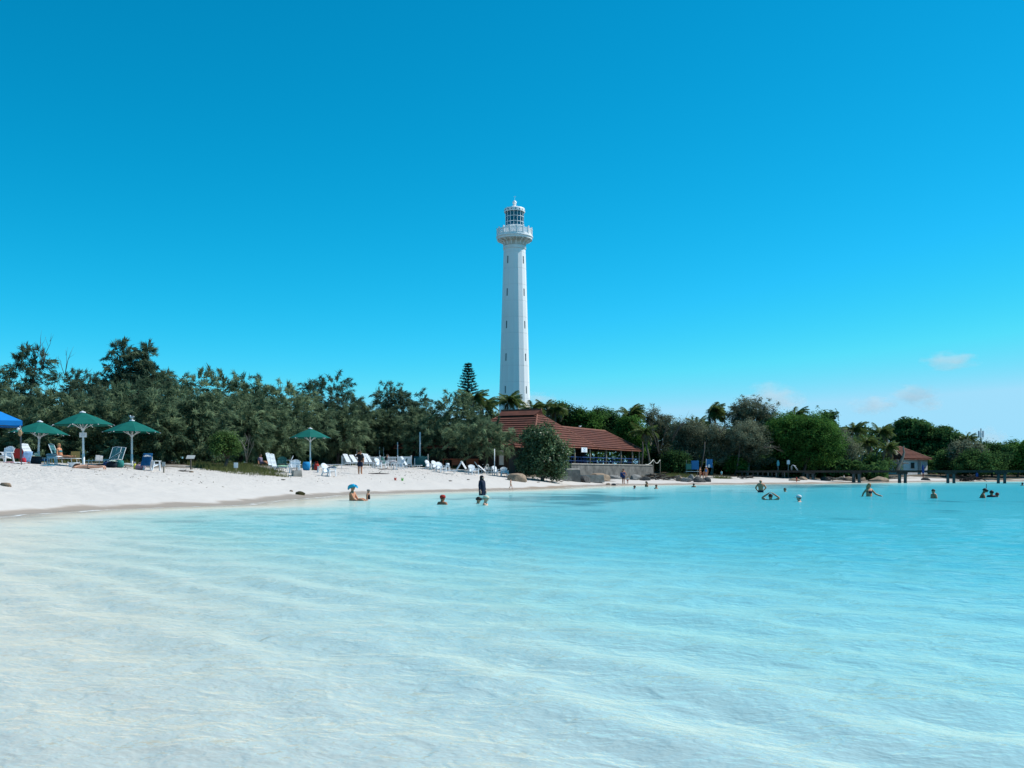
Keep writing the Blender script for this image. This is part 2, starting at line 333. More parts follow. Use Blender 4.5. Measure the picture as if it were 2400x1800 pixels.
# dark shore reflections, with some seagrass, painted into the water colour
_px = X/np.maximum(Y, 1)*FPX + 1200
REFL_WEED = sstep(.30, .75, np.exp(-((_px-1370)/190)**2 - ((Y-52)/11)**2) + .8*np.exp(-((_px-1900)/190)**2 - ((Y-92)/17)**2) + .55*np.exp(-((_px-1080)/110)**2 - ((Y-47)/6)**2) + .9*vnoise(X*.35, Y*.22, 41) + .5*vnoise(X*1.1, Y*.7, 42))*np.where(Y > 25, 1, 0)
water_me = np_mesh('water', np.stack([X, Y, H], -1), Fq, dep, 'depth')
_a = water_me.attributes.new('refl_weed', 'FLOAT', 'POINT'); _a.data.foreach_set('value', REFL_WEED.astype(np.float32))
def water_mat():
    m = bpy.data.materials.new('lagoon_water'); m.use_nodes = True
    nt = m.node_tree; n = nt.nodes; l = nt.links; n.clear()
    at = n.new('ShaderNodeAttribute'); at.attribute_name = 'depth'
    g = n.new('ShaderNodeNewGeometry')
    # suspended light in the water body: colour by depth over white sand
    cr = n.new('ShaderNodeValToRGB'); e = cr.color_ramp.elements
    e[0].position = 0.0; e[0].color = (.88, .80, .65, 1); e[1].position = 1.0; e[1].color = (.025, .34, .43, 1)
    for p, c in ((.12, (.79, .765, .63)), (.18, (.58, .69, .61)), (.30, (.37, .62, .575)), (.45, (.27, .585, .585)), (.6, (.165, .51, .55)), (.78, (.075, .425, .49))):
        q = e.new(p); q.color = (*c, 1)
    md = n.new('ShaderNodeMath'); md.operation = 'DIVIDE'; md.inputs[1].default_value = 1.7; l.new(at.outputs['Fac'], md.inputs[0]); l.new(md.outputs[0], cr.inputs['Fac'])
    wa = n.new('ShaderNodeAttribute'); wa.attribute_name = 'refl_weed'; wf = n.new('ShaderNodeMath'); wf.operation = 'MULTIPLY'; wf.inputs[1].default_value = .62; l.new(wa.outputs['Fac'], wf.inputs[0])
    wm = n.new('ShaderNodeMix'); wm.data_type = 'RGBA'; l.new(wf.outputs[0], wm.inputs['Factor']); l.new(cr.outputs['Color'], wm.inputs['A']); wm.inputs['B'].default_value = (.006, .10, .13, 1)  # body colour darkened for the painted reflections and seagrass
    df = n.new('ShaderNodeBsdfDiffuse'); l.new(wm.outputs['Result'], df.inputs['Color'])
    tr = n.new('ShaderNodeBsdfTransparent')
    tc = n.new('ShaderNodeMix'); tc.data_type = 'RGBA'; l.new(md.outputs[0], tc.inputs['Factor']); tc.inputs['A'].default_value = (.97, .99, .985, 1); tc.inputs['B'].default_value = (.30, .80, .85, 1); l.new(tc.outputs['Result'], tr.inputs['Color'])
    ex = n.new('ShaderNodeMath'); ex.operation = 'MULTIPLY'; ex.inputs[1].default_value = -8.0; l.new(at.outputs['Fac'], ex.inputs[0])
    e2 = n.new('ShaderNodeMath'); e2.operation = 'EXPONENT'; l.new(ex.outputs[0], e2.inputs[0])
    body = n.new('ShaderNodeMixShader'); l.new(e2.outputs[0], body.inputs['Fac']); l.new(df.outputs[0], body.inputs[1]); l.new(tr.outputs[0], body.inputs[2])
    # ripples: low swell bands, hand-sized wavelets, fine cat's-paws
    mr = n.new('ShaderNodeMapping'); mr.inputs['Rotation'].default_value = (0, 0, R(22)); l.new(g.outputs['Position'], mr.inputs['Vector'])
    mp = n.new('ShaderNodeMapping'); mp.inputs['Scale'].default_value = (.8, 1.0, 1.0); l.new(mr.outputs[0], mp.inputs['Vector'])
    hs = None
    for sc_, amp, det, dis in ((1.3, .022, 2, .3), (4.2, .030, 2, .6), (10.0, .011, 2, .5), (34.0, .0045, 1, .2)):
        nn = n.new('ShaderNodeTexNoise'); nn.inputs['Scale'].default_value = sc_; nn.inputs['Detail'].default_value = det; nn.inputs['Distortion'].default_value = dis; l.new(mp.outputs[0], nn.inputs['Vector'])
        mm = n.new('ShaderNodeMath'); mm.operation = 'MULTIPLY'; mm.inputs[1].default_value = amp; l.new(nn.outputs['Fac'], mm.inputs[0])
        if hs is None: hs = mm
        else:
            ad = n.new('ShaderNodeMath'); ad.operation = 'ADD'; l.new(hs.outputs[0], ad.inputs[0]); l.new(mm.outputs[0], ad.inputs[1]); hs = ad
    # no ripples in the last centimetres of water
    sh = n.new('ShaderNodeMapRange'); sh.inputs['From Max'].default_value = .18; sh.inputs['To Min'].default_value = .05; l.new(at.outputs['Fac'], sh.inputs['Value'])
    bp = n.new('ShaderNodeBump'); bp.inputs['Distance'].default_value = 1.0; l.new(hs.outputs[0], bp.inputs['Height']); l.new(sh.outputs[0], bp.inputs['Strength'])
    l.new(bp.outputs[0], df.inputs['Normal'])
    fr = n.new('ShaderNodeFresnel'); fr.inputs['IOR'].default_value = 1.33; l.new(bp.outputs[0], fr.inputs['Normal'])
    fs = n.new('ShaderNodeMapRange'); fs.inputs['To Max'].default_value = .38; l.new(fr.outputs[0], fs.inputs['Value'])
    gl = n.new('ShaderNodeBsdfGlossy'); gl.inputs['Roughness'].default_value = .035; l.new(bp.outputs[0], gl.inputs['Normal'])
    mx = n.new('ShaderNodeMixShader'); l.new(fs.outputs[0], mx.inputs['Fac']); l.new(body.outputs[0], mx.inputs[1]); l.new(gl.outputs[0], mx.inputs[2])
    # thin foam lace where the last centimetres run out
    fn = n.new('ShaderNodeTexNoise'); fn.inputs['Scale'].default_value = .55; fn.inputs['Detail'].default_value = 5; l.new(g.outputs['Position'], fn.inputs['Vector'])
    wd = n.new('ShaderNodeMath'); wd.operation = 'MULTIPLY_ADD'; wd.inputs[1].default_value = .09; wd.inputs[2].default_value = -.075; l.new(fn.outputs['Fac'], wd.inputs[0])
    ws = n.new('ShaderNodeMath'); ws.operation = 'ADD'; l.new(at.outputs['Fac'], ws.inputs[0]); l.new(wd.outputs[0], ws.inputs[1])
    wb = n.new('ShaderNodeMath'); wb.operation = 'ABSOLUTE'; l.new(ws.outputs[0], wb.inputs[0])
    fd = n.new('ShaderNodeMapRange'); fd.inputs['From Min'].default_value = .009; fd.inputs['From Max'].default_value = .002; l.new(wb.outputs[0], fd.inputs['Value'])
    f2 = n.new('ShaderNodeTexNoise'); f2.inputs['Scale'].default_value = 2.4; f2.inputs['Detail'].default_value = 6; l.new(g.outputs['Position'], f2.inputs['Vector'])
    fm = n.new('ShaderNodeMapRange'); fm.inputs['From Min'].default_value = .42; fm.inputs['From Max'].default_value = .58; fm.inputs['To Max'].default_value = .85; l.new(f2.outputs['Fac'], fm.inputs['Value'])
    fx = n.new('ShaderNodeMath'); fx.operation = 'MULTIPLY'; l.new(fd.outputs[0], fx.inputs[0]); l.new(fm.outputs[0], fx.inputs[1])
    fdif = n.new('ShaderNodeBsdfDiffuse'); fdif.inputs['Color'].default_value = (.8, .82, .82, 1)
    m3 = n.new('ShaderNodeMixShader'); l.new(fx.outputs[0], m3.inputs['Fac']); l.new(mx.outputs[0], m3.inputs[1]); l.new(fdif.outputs[0], m3.inputs[2])
    o = n.new('ShaderNodeOutputMaterial'); l.new(m3.outputs[0], o.inputs['Surface'])
    return m
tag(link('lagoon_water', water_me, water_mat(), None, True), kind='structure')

# ================================================================== LIGHTHOUSE
white_iron = mat('white_painted_iron', (.90, .90, .89), .45, .4, noise=.05, nscale=.9, col2=(.85, .85, .84), stretch=(1, 1, .15))
joint_iron = mat('lighthouse_joint', (.62, .64, .65), .8)
slit_dark = mat('slit_window_glass', (.035, .055, .06), .25, .5)
rust_white = mat('stained_white_iron', (.72, .70, .66), .6, .3, col2=(.50, .42, .34), nscale=1.6, stretch=(1, 1, .3))
LH = empty('lighthouse', (gx(1206, 205), 205, 2.2), 0, 'tall white tapering lighthouse tower with railed gallery and glazed lantern', 'lighthouse')
def lz(py): return gz(py, 205) - 2.2
N16 = 16; STEP = 2*math.pi/N16; PH = R(17.8)
def nv(th, r, z): return Vector((r*math.sin(th), -r*math.cos(th), z))
def lr(z): return 2.24 + (lz(580) - z)*.0302 + .0006*max(0, 12-z)**2
core = MB()
core.lathe([(lr(z)-.09, z) for z in (-.6, 8, 16, 24, 32, 40, lz(581))], 16, phase=R(90)+0).build('shaft_core', joint_iron, LH)
joints = [lz(594+37.9*k) for k in range(14)]
tops = [lz(581)] + joints[:-1]; bots = joints
tops.append(joints[-1]); bots = bots + [-.5]
for ti, (zt, zb) in enumerate(zip(tops, bots)):
    has_win = (ti % 2 == 1) and ti < 14
    g = .016
    def corner(th, z, inset=0.0): return nv(th, lr(z)-inset, z)
    def panel(win):
        a0, a1 = -STEP/2, STEP/2; mb = MB(); z0, z1 = zb+g, zt-g
        A, B, C, Dd = corner(a0, z0), corner(a1, z0), corner(a1, z1), corner(a0, z1)
        if not win:
            iA, iB, iC, iD = corner(a0, z0, .1), corner(a1, z0, .1), corner(a1, z1, .1), corner(a0, z1, .1)
            mb.add([A, B, C, Dd, iA, iB, iC, iD], [(0, 1, 2, 3), (0, 4, 5, 1), (3, 2, 6, 7)])
        else:
            zc = (z0+z1)/2+.05; hw, hh = .17, .76
            def pt(u, z):
                p = A.lerp(B, .5); q = Dd.lerp(C, .5); f = (z-z0)/(z1-z0); c = p.lerp(q, f); return c + (B-A).normalized()*u
            W = [pt(-hw, zc-hh), pt(hw, zc-hh), pt(hw, zc+hh), pt(-hw, zc+hh)]
            inn = Vector((0, .085, 0)); Wi = [w+inn for w in W]
            iA, iB, iC, iD = corner(a0, z0, .1), corner(a1, z0, .1), corner(a1, z1, .1), corner(a0, z1, .1)
            mb.add([A, B, C, Dd] + W + Wi + [iA, iB, iC, iD],
                   [(0, 1, 5, 4), (1, 2, 6, 5), (2, 3, 7, 6), (3, 0, 4, 7), (4, 5, 9, 8), (5, 6, 10, 9), (6, 7, 11, 10), (7, 4, 8, 11), (0, 12, 13, 1), (3, 2, 14, 15)])
            pane = MB().poly([w+Vector((0, .07, 0)) for w in W]).mesh('window')
            return mb.mesh('panel'), pane
        return mb.mesh('panel'), None
    plain, _ = panel(False); wm, pane = panel(True) if has_win else (None, None)
    for k in range(N16):
        th = PH + STEP*(k+.5)
        win = has_win and k % 4 == 1
        o = link('panel', wm if win else plain, white_iron, LH); o.rotation_euler = (0, 0, th)
        if win:
            w = link('window', pane, slit_dark, LH); w.rotation_euler = (0, 0, th)
# neck moulding, corbel, gallery
MB().lathe([(2.25, lz(586)), (2.36, lz(585)), (2.40, lz(583)), (2.30, lz(582)), (2.30, lz(580.5)), (2.38, lz(580)), (2.38, lz(578.5)), (2.26, lz(578))], 32).build('neck_moulding', white_iron, LH, False)
MB().lathe([(2.26, lz(578)), (2.34, lz(574)), (2.46, lz(570)), (2.72, lz(566.5)), (3.45, lz(563.8))], 32).build('corbel', rust_white, LH, True)
MB().lathe([(3.45, lz(563.6)), (3.62, lz(563)), (3.66, lz(559)), (3.78, lz(558)), (3.78, lz(555.5)), (3.70, lz(554.8)), (3.70, lz(553)), (0.5, lz(552.8))], 32).build('gallery_floor', white_iron, LH, False)
brk = MB(); brk.add([(-.11, 2.30, lz(576)), (.11, 2.30, lz(576)), (.11, 2.30, lz(563.4)), (-.11, 2.30, lz(563.4)), (-.11, 3.55, lz(565.4)), (.11, 3.55, lz(565.4)), (.11, 3.68, lz(563.4)), (-.11, 3.68, lz(563.4)), (-.11, 2.62, lz(569.5)), (.11, 2.62, lz(569.5))],
    [(0, 1, 2, 3), (0, 8, 9, 1), (8, 4, 5, 9), (4, 7, 6, 5), (0, 3, 7, 4, 8), (1, 9, 5, 6, 2)])
brk_me = brk.mesh('bracket')
post_me = MB().box((0, 3.6, (lz(553)+lz(537))/2), (.24, .24, lz(537)-lz(553))).box((0, 3.6, lz(536.4)), (.32, .32, .12), top=.6).mesh('gallery_post')
rail = MB(); ch = 3.56*2*math.sin(STEP/2) - .24; ry = 3.58*math.cos(STEP/2)
rail.box((0, ry, lz(540.3)), (ch, .14, .12)).box((0, ry, lz(551.8)), (ch, .12, .12))
for q in range(7): rail.box((-ch/2 + ch*(q+.5)/7, ry, (lz(540.6)+lz(551.4))/2), (.075, .06, lz(540.6)-lz(551.4)))
rail_me = rail.mesh('railing')
for k in range(N16):
    a = PH + STEP*(k+.5)
    o = link('bracket', brk_me, white_iron, LH); o.rotation_euler = (0, 0, a)
    o = link('gallery_post', post_me, white_iron, LH); o.rotation_euler = (0, 0, a)
    o = link('railing', rail_me, white_iron, LH); o.rotation_euler = (0, 0, a + STEP/2)
# lantern
MB().lathe([(1.92, lz(553)), (1.92, lz(533)), (2.0, lz(532)), (2.0, lz(530.5)), (1.8, lz(530.3))], 32).build('lantern_base', white_iron, LH, False)
glass = bpy.data.materials.new('lantern_glass'); glass.use_nodes = True
gn = glass.node_tree.nodes; gl_ = glass.node_tree.links; gn.clear()
t_ = gn.new('ShaderNodeBsdfTransparent'); t_.inputs['Color'].default_value = (.42, .55, .60, 1); g_ = gn.new('ShaderNodeBsdfGlossy'); g_.inputs['Roughness'].default_value = .04
x_ = gn.new('ShaderNodeMixShader'); x_.inputs['Fac'].default_value = .10; o_ = gn.new('ShaderNodeOutputMaterial')
gl_.new(t_.outputs[0], x_.inputs[1]); gl_.new(g_.outputs[0], x_.inputs[2]); gl_.new(x_.outputs[0], o_.inputs['Surface'])
RL = 1.86; rows = [lz(530.3), lz(522), lz(509.5), lz(497)]
mull = MB().tube([(0, RL, lz(530.5)), (0, RL, lz(496.6))], .055, 6).mesh('mullion')
for k in range(N16):
    a = PH + STEP*k
    o = link('mullion', mull, white_iron, LH); o.rotation_euler = (0, 0, a)
    hw = RL*math.sin(STEP/2); yy = RL*math.cos(STEP/2)
    for q in range(3):
        if k == 0:
            MATS['pane%d' % q] = MB().box((0, yy, (rows[q]+rows[q+1])/2), (2*hw-.1, .02, rows[q+1]-rows[q]-.1)).mesh('pane')
        o = link('pane', MATS['pane%d' % q], glass, LH); o.rotation_euler = (0, 0, a+STEP/2)
for q in (1, 2): MB().lathe([(RL-.05, rows[q]-.05), (RL+.06, rows[q]-.05), (RL+.06, rows[q]+.05), (RL-.05, rows[q]+.05), (RL-.05, rows[q]-.05)], 16, phase=R(90)+PH, cap=False).build('glazing_bar', white_iron, LH)
lens = MB().lathe([(.45, lz(530)), (.5, lz(524)), (.42, lz(522)), (.62, lz(519)), (.66, lz(513)), (.6, lz(508)), (.4, lz(504)), (.25, lz(502))], 16)
lens.build('lamp_lens', mat('lens_glass', (.65, .74, .76), .12, .8), LH, True)
MB().lathe([(1.75, lz(497.2)), (2.12, lz(498.6)), (2.16, lz(496.5)), (2.12, lz(491)), (2.06, lz(489.5)), (1.3, lz(489.2))], 32).build('roof_rim', white_iron, LH, False)
vent = MB().box((0, 2.14, lz(494.3)), (.2, .06, .2)).mesh('vent_hole')
for k in range(N16):
    o = link('vent_hole', vent, slit_dark, LH); o.rotation_euler = (0, 0, PH + STEP*(k+.5))
MB().lathe([(1.28, lz(489.6)), (1.22, lz(488)), (1.0, lz(485.8)), (.66, lz(484)), (.3, lz(483.2))], 24).build('dome', white_iron, LH, True)
MB().lathe([(.28, lz(483.6)), (.26, lz(480.5)), (.34, lz(480.2)), (.34, lz(479.6)), (.30, lz(479.4))], 16).ball((0, 0, lz(475.2)), (.43, .43, .45), 16, 10).build('ventilator_ball', white_iron, LH, True)
MB().tube([(0, 0, lz(472)), (0, 0, lz(460))], .018, 6).tube([(-.2, 0, lz(461)), (.2, 0, lz(461))], .018, 5).box((.18, 0, lz(460.4)), (.12, .02, .12)).build('weather_vane', white_iron, LH)

# ================================================================== BEACH RESTAURANT
tile_red = mat('red_brown_roof_tile', (.165, .056, .036), .8, .2, noise=.35, nscale=1.1, bump=.4, col2=(.085, .033, .024))
tile_ridge = mat('ridge_tile', (.22, .085, .055), .75, .25, noise=.3, nscale=4)
fascia_m = mat('salmon_fascia', (.42, .165, .11), .6, .3, noise=.2, nscale=2)
dark_wood = mat('dark_stained_wood', (.045, .03, .025), .7, .3, noise=.4, nscale=5, stretch=(1, 1, .2))
post_wood = mat('weathered_pale_post', (.30, .25, .19), .8, .2, noise=.3, nscale=4, stretch=(1, 1, .2))
concrete = mat('stained_concrete', (.215, .205, .19), .9, .2, nscale=1.1, bump=.5, col2=(.085, .085, .08))
concrete_pale = mat('pale_concrete', (.42, .39, .35), .9, .2, nscale=2.0, bump=.5, col2=(.24, .21, .18))
white_paint = mat('white_paint', (.78, .79, .80), .55, .35, noise=.07, nscale=3)
RO = Vector((2.1, 98, 0)); UX = Vector((.466, .886, 0)).normalized(); VX = Vector((-UX.y, UX.x, 0))
REST = empty('restaurant', (2.1, 98, 0), 0, 'low beach restaurant with red-brown hipped tile roofs and open dark terrace', 'building')
RM = Matrix(((UX.x, VX.x, 0), (UX.y, VX.y, 0), (0, 0, 1))).to_4x4()
def rp(u, v, z): return RM @ Vector((u, v, z))
def clip_course(poly, h0, h1, zlo, zhi):
    """cut a planar roof polygon between two heights"""
    def clip(ps, z, keep_above):
        out = []
        for i in range(len(ps)):
            a, b = ps[i], ps[(i+1) % len(ps)]
            ia = (a.z >= z-1e-6) if keep_above else (a.z <= z+1e-6); ib = (b.z >= z-1e-6) if keep_above else (b.z <= z+1e-6)
            if ia: out.append(a)
            if ia != ib:
                t = (z-a.z)/(b.z-a.z); out.append(a.lerp(b, t))
        return out
    return clip(clip(poly, h0, True), h1, False)
def roof_face(pts, parent, pitch_rows, name='tile_course'):
    """a roof plane laid in overlapping tile courses, each course a piece tilted up at its lower edge"""
    pts = [Vector(p) for p in pts]
    n = (pts[1]-pts[0]).cross(pts[2]-pts[0]).normalized()
    if n.z < 0: n = -n
    zlo = min(p.z for p in pts); zhi = max(p.z for p in pts); dz = (zhi-zlo)/pitch_rows
    for k in range(pitch_rows):
        h0, h1 = zlo+k*dz, zlo+(k+1)*dz
        c = clip_course(pts, h0, h1, zlo, zhi)
        if len(c) < 3: continue
        top = []; bot = []
        for p in c:
            f = 1-(p.z-h0)/(h1-h0)
            top.append(p + n*(.02 + .085*f)); bot.append(p - n*.03)
        m = len(c); vs = top+bot; fs = [tuple(range(m)), tuple(reversed(range(m, 2*m)))]
        fs += [(i, i+m, (i+1) % m + m, (i+1) % m) for i in range(m)]
        mb = MB(); mb.add(vs, fs); mb.build(name, tile_red, parent)
def hip_roof(parent, u0, u1, v0, v1, ze, zr, ru0, ru1, rv0, rv1, rows, nm='roof'):
    """hipped roof over a rectangle; ridge from (ru0,rv0) to (ru1,rv1)"""
    e = empty(nm); e.parent = parent
    e.empty_display_size = .2
    c = [rp(u0, v0, ze), rp(u1, v0, ze), rp(u1, v1, ze), rp(u0, v1, ze)]
    a, b = rp(ru0, rv0, zr), rp(ru1, rv1, zr)
    if abs(ru1-ru0) >= abs(rv1-rv0):      # ridge along u
        faces = [(c[0], c[1], b, a), (c[1], c[2], b), (c[2], c[3], a, b), (c[3], c[0], a)]
    else:                                  # ridge along v
        faces = [(c[0], c[1], a), (c[1], c[2], b, a), (c[2], c[3], b), (c[3], c[0], a, b)]
    for f in faces: roof_face(f, e, rows)
    mb = MB(); mb.tube([a, b], .13, 6).build('ridge_tile', tile_ridge, e)
    for p, q in ((c[0], a), (c[3], a if abs(ru1-ru0) >= abs(rv1-rv0) else b), (c[1], b if abs(ru1-ru0) >= abs(rv1-rv0) else a), (c[2], b)):
        MB().tube([p+Vector((0, 0, .06)), q], .1, 6).build('hip_tile', tile_ridge, e)
    for i in range(4):
        p, q = c[i], c[(i+1) % 4]; MB().bar(p-Vector((0, 0, .1)), q-Vector((0, 0, .1)), .2, .06).build('fascia', fascia_m, e)
    so = [p-Vector((0, 0, .06)) for p in c]; MB().poly(so).build('soffit', dark_wood, e)
    return e
main_roof = hip_roof(REST, 0, 16, 0, 11, 4.05, 7.65, 8, 8, 3.5, 7.4, 14)
wing_roof = hip_roof(REST, 16.2, 31, -.02, 9, 4.03, 6.5, 14.5, 29.4, 4.5, 4.5, 10)
left_roof = hip_roof(REST, -2.2, 6.0, 1.0, 15, 3.86, 5.85, 1.9, 1.9, 6, 12, 9)
# upper gablet above the main ridge
gab = MB()
gA, gB = rp(8, 3.0, 8.0), rp(8, 7.9, 8.0)
gab.add([gA, gB, rp(6.9, 7.6, 7.38), rp(6.9, 3.3, 7.38), rp(9.1, 3.3, 7.38), rp(9.1, 7.6, 7.38)], [(0, 1, 2, 3), (0, 4, 5, 1), (0, 3, 4), (1, 5, 2)])
gab.build('ridge_gablet', tile_red, main_roof)
MB().tube([gA, gB], .12, 6).build('ridge_tile', tile_ridge, main_roof)
# terrace slab, back walls, left block walls
FZ = 2.02
sl_ = MB(); sl_.add([rp(4, -1.4, .2), rp(31, -1.4, .2), rp(31, 9, .2), rp(4, 9, .2), rp(4, -1.4, FZ), rp(31, -1.4, FZ), rp(31, 9, FZ), rp(4, 9, FZ)], [(0, 3, 2, 1), (4, 5, 6, 7), (0, 1, 5, 4), (1, 2, 6, 5), (2, 3, 7, 6), (3, 0, 4, 7)])
sl_.build('terrace_floor', concrete, REST)
def wallbox(u0, u1, v0, v1, z0, z1, nm, m, parent=REST):
    mb = MB(); mb.add([rp(u, v, z) for z in (z0, z1) for u, v in ((u0, v0), (u1, v0), (u1, v1), (u0, v1))], [(0, 3, 2, 1), (4, 5, 6, 7), (0, 1, 5, 4), (1, 2, 6, 5), (2, 3, 7, 6), (3, 0, 4, 7)])
    return mb.build(nm, m, parent)
wallbox(5, 30, 7.6, 7.8, FZ, 4.2, 'wall', dark_wood); wallbox(1.2, 1.4, 1.2, 10, 1.0, 4.2, 'wall', dark_wood); wallbox(1.4, 5.0, 1.2, 1.4, 1.0, 4.2, 'wall', dark_wood)
wallbox(-1.0, -.8, 2.2, 14, 1.2, 4.0, 'wall', dark_wood); wallbox(-.8, 1.2, 2.2, 2.4, 1.2, 4.0, 'wall', dark_wood)
# white shutter on the dark wall
sh_ = empty('shutter'); sh_.parent = REST
wallbox(-1.06, -1.0, 2.75, 3.25, 2.0, 3.45, 'shutter_board', white_paint, sh_); wallbox(-1.075, -1.06, 2.7, 2.75, 1.95, 3.5, 'shutter_frame', post_wood, sh_); wallbox(-1.075, -1.06, 3.25, 3.30, 1.95, 3.5, 'shutter_frame', post_wood, sh_)
# posts and blue railings, beams
blue_rail = mat('blue_painted_rail', (.02, .06, .20), .5, .4)
for u in (6.5, 10.6, 14.8, 19.5, 24.2, 28.0, 30.4):
    b = rp(u, .35, FZ); MB().tube([b, b+Vector((.03, 0, 1.0)), b+Vector((0, 0, 2.2))], [.12, .105, .11], 8).build('terrace_post', post_wood, REST, True)
for u in (9, 14, 19, 24, 29):
    b = rp(u, 5.6, FZ); MB().tube([b, b+Vector((0, 0, 2.6))], .1, 6).build('terrace_post', dark_wood, REST, True)
for ua, ub in ((6.6, 10.5), (10.7, 14.7), (14.9, 19.4), (19.6, 24.1), (24.3, 27.9), (28.1, 30.3)):
    mb = MB(); a, b = rp(ua, .3, FZ), rp(ub, .3, FZ)
    mb.bar(a+Vector((0, 0, .92)), b+Vector((0, 0, .92)), .07).bar(a+Vector((0, 0, .5)), b+Vector((0, 0, .5)), .05)
    for q in range(1, 5): c = a.lerp(b, q/5); mb.bar(c, c+Vector((0, 0, .92)), .045)
    mb.build('blue_railing', blue_rail, REST)
MB().bar(rp(5, .35, 4.0), rp(30.8, .35, 4.0), .16).build('eave_beam', dark_wood, REST)
# dark tables and benches on the terrace
for i, (u, v) in enumerate(((8.5, 2.4), (12.6, 3.0), (17, 2.4), (21.6, 3.0), (26.2, 2.6))):
    t = empty('picnic_table', RO + rp(u, v, FZ), math.atan2(UX.y, UX.x), ['blue terrace table nearest the big round bush', 'blue terrace table under the hanging sign', 'blue terrace table in the middle of the open terrace', 'blue terrace table behind the second pale post from the right', 'blue terrace table at the far right end of the terrace'][i], 'table', 'tables on the restaurant terrace')
    MB().box((0, 0, .74), (1.7, .8, .05)).build('table_top', blue_rail, t)
    for sx in (-.65, .65): MB().bar((sx, -.35, 0), (sx, .3, .72), .07).bar((sx, .35, 0), (sx, -.3, .72), .07).build('trestle', blue_rail, t)
    for sy in (-.75, .75): MB().box((0, sy, .44), (1.7, .28, .05)).build('bench', blue_rail, t)
# retaining wall below the terrace, cast in sections
rw = empty('retaining_wall', RO, 0, 'stained grey concrete retaining wall below the restaurant terrace', 'wall')
segs = [5.0, 9.2, 13.5, 17.8, 22.0, 25.6, 29.0]
for i in range(len(segs)-1):
    mb = MB(); a, b = segs[i]+.012, segs[i+1]-.012; tz = 2.06+.02*random.random()
    mb.add([rp(u, v, z) for z in (.2, tz) for u, v in ((a, -1.85), (b, -1.85), (b, -1.45), (a, -1.45))], [(0, 3, 2, 1), (4, 5, 6, 7), (0, 1, 5, 4), (1, 2, 6, 5), (2, 3, 7, 6), (3, 0, 4, 7)])
    mb.build('wall_section', concrete, rw)
mb = MB(); mb.add([rp(u, v, z) for z in (2.085, 2.2) for u, v in ((4.9, -1.92), (29.1, -1.92), (29.1, -1.38), (4.9, -1.38))], [(0, 3, 2, 1), (4, 5, 6, 7), (0, 1, 5, 4), (1, 2, 6, 5), (2, 3, 7, 6), (3, 0, 4, 7)])
mb.build('coping', concrete_pale, rw)
# hanging sign under the eave: white board with a blue wave mark and small lines
sg = empty('hanging_sign', RO + rp(12.2, -.12, 3.72), math.atan2(UX.y, UX.x), 'white sign board with blue mark hanging under the red eave', 'sign')
MB().box((0, 0, 0), (1.55, .05, .52)).build('board', white_paint, sg)
sb = mat('sign_blue', (.04, .25, .45), .5)
mb = MB(); mb.add([(-.3+.6*k/8, -.029, .06+.07*math.sin(k*1.1)+(.07 if s_ else -.03)) for s_ in (0, 1) for k in range(9)], [(k, k+1, k+10, k+9) for k in range(8)]); mb.build('wave_mark', sb, sg)
for q, w in enumerate((.9, .6)): MB().box((0, -.0275, -.1-.1*q), (w, .005, .035)).build('text_line', sb, sg)
for sx in (-.65, .65): MB().bar((sx, 0, .26), (sx, 0, .45), .03).build('hanger', dark_wood, sg)

# ================================================================== SMALL HOUSE ON THE RIGHT
HM_o = Vector((gx(2117, 160), 160, 1.0))
HS = empty('beach_house', HM_o, R(34), 'small white-walled house with red tile hip roof behind the jetty', 'house')
RM_save = RM; RM = Matrix.Identity(4)
hr = hip_roof(HS, -3.5, 3.7, -2.6, 2.6, 2.42, 4.35, -2.9, -.7, 0, 0, 9)
wallbox(-3.1, .15, -2.2, 2.2, -.6, 2.36, 'wall', white_paint, HS); wallbox(.15, .55, -2.2, -1.9, -.6, 2.36, 'pillar', white_paint, HS)
wallbox(1.5, 3.2, -2.2, 2.2, -.6, 2.36, 'wall', white_paint, HS); wallbox(.15, 1.5, .5, .7, -.6, 2.36, 'recess_wall', dark_wood, HS)
wallbox(-1.25, -.35, -2.26, -2.205, .9, 1.8, 'window', slit_dark, HS)
wn_ = empty('window'); wn_.parent = HS
wallbox(1.75, 2.5, -2.27, -2.21, 1.05, 1.85, 'window_pane', mat('pale_shutter', (.6, .66, .7), .5), wn_); wallbox(1.7, 2.55, -2.3, -2.205, .98, 1.05, 'window_sill', slit_dark, wn_); wallbox(1.7, 2.55, -2.285, -2.205, 1.43, 1.47, 'glazing_bar', slit_dark, wn_)
wallbox(.75, 1.3, .4, .49, -.6, 1.6, 'door', slit_dark, HS)
RM = RM_save

# ================================================================== VEGETATION
casu = leaf_mat('casuarina_needles', (.044, .080, .046), (.31, .40, .225), 0, .48)
casu_dk = leaf_mat('dark_casuarina_needles', (.030, .058, .038), (.20, .27, .165), 0, .42)
broad_dk = leaf_mat('dark_broad_leaves', (.020, .052, .022), (.13, .25, .075), 0, .42)
broad_gl = leaf_mat('waxy_broad_leaves', (.028, .060, .032), (.15, .23, .10), .02, .35)
broad_br = leaf_mat('bright_green_leaves', (.030, .085, .020), (.14, .29, .065), 0, .45)
broad_sh = leaf_mat('shrub_leaves', (.04, .085, .03), (.15, .25, .07), 0, .35)
scrub_m = leaf_mat('grey_green_scrub_leaves', (.065, .082, .055), (.29, .32, .21), 0, .4)
palm_m = leaf_mat('palm_leaflets', (.036, .068, .022), (.19, .26, .075), .03, .4)
palm_dry = leaf_mat('dry_palm_leaflets', (.14, .12, .07), (.33, .29, .18), .04, .3)
pine_m = leaf_mat('pine_needles', (.013, .028, .020), (.04, .07, .04), 0, .15)
grass_m = leaf_mat('dune_grass', (.06, .08, .03), (.19, .20, .075), 0, .35)
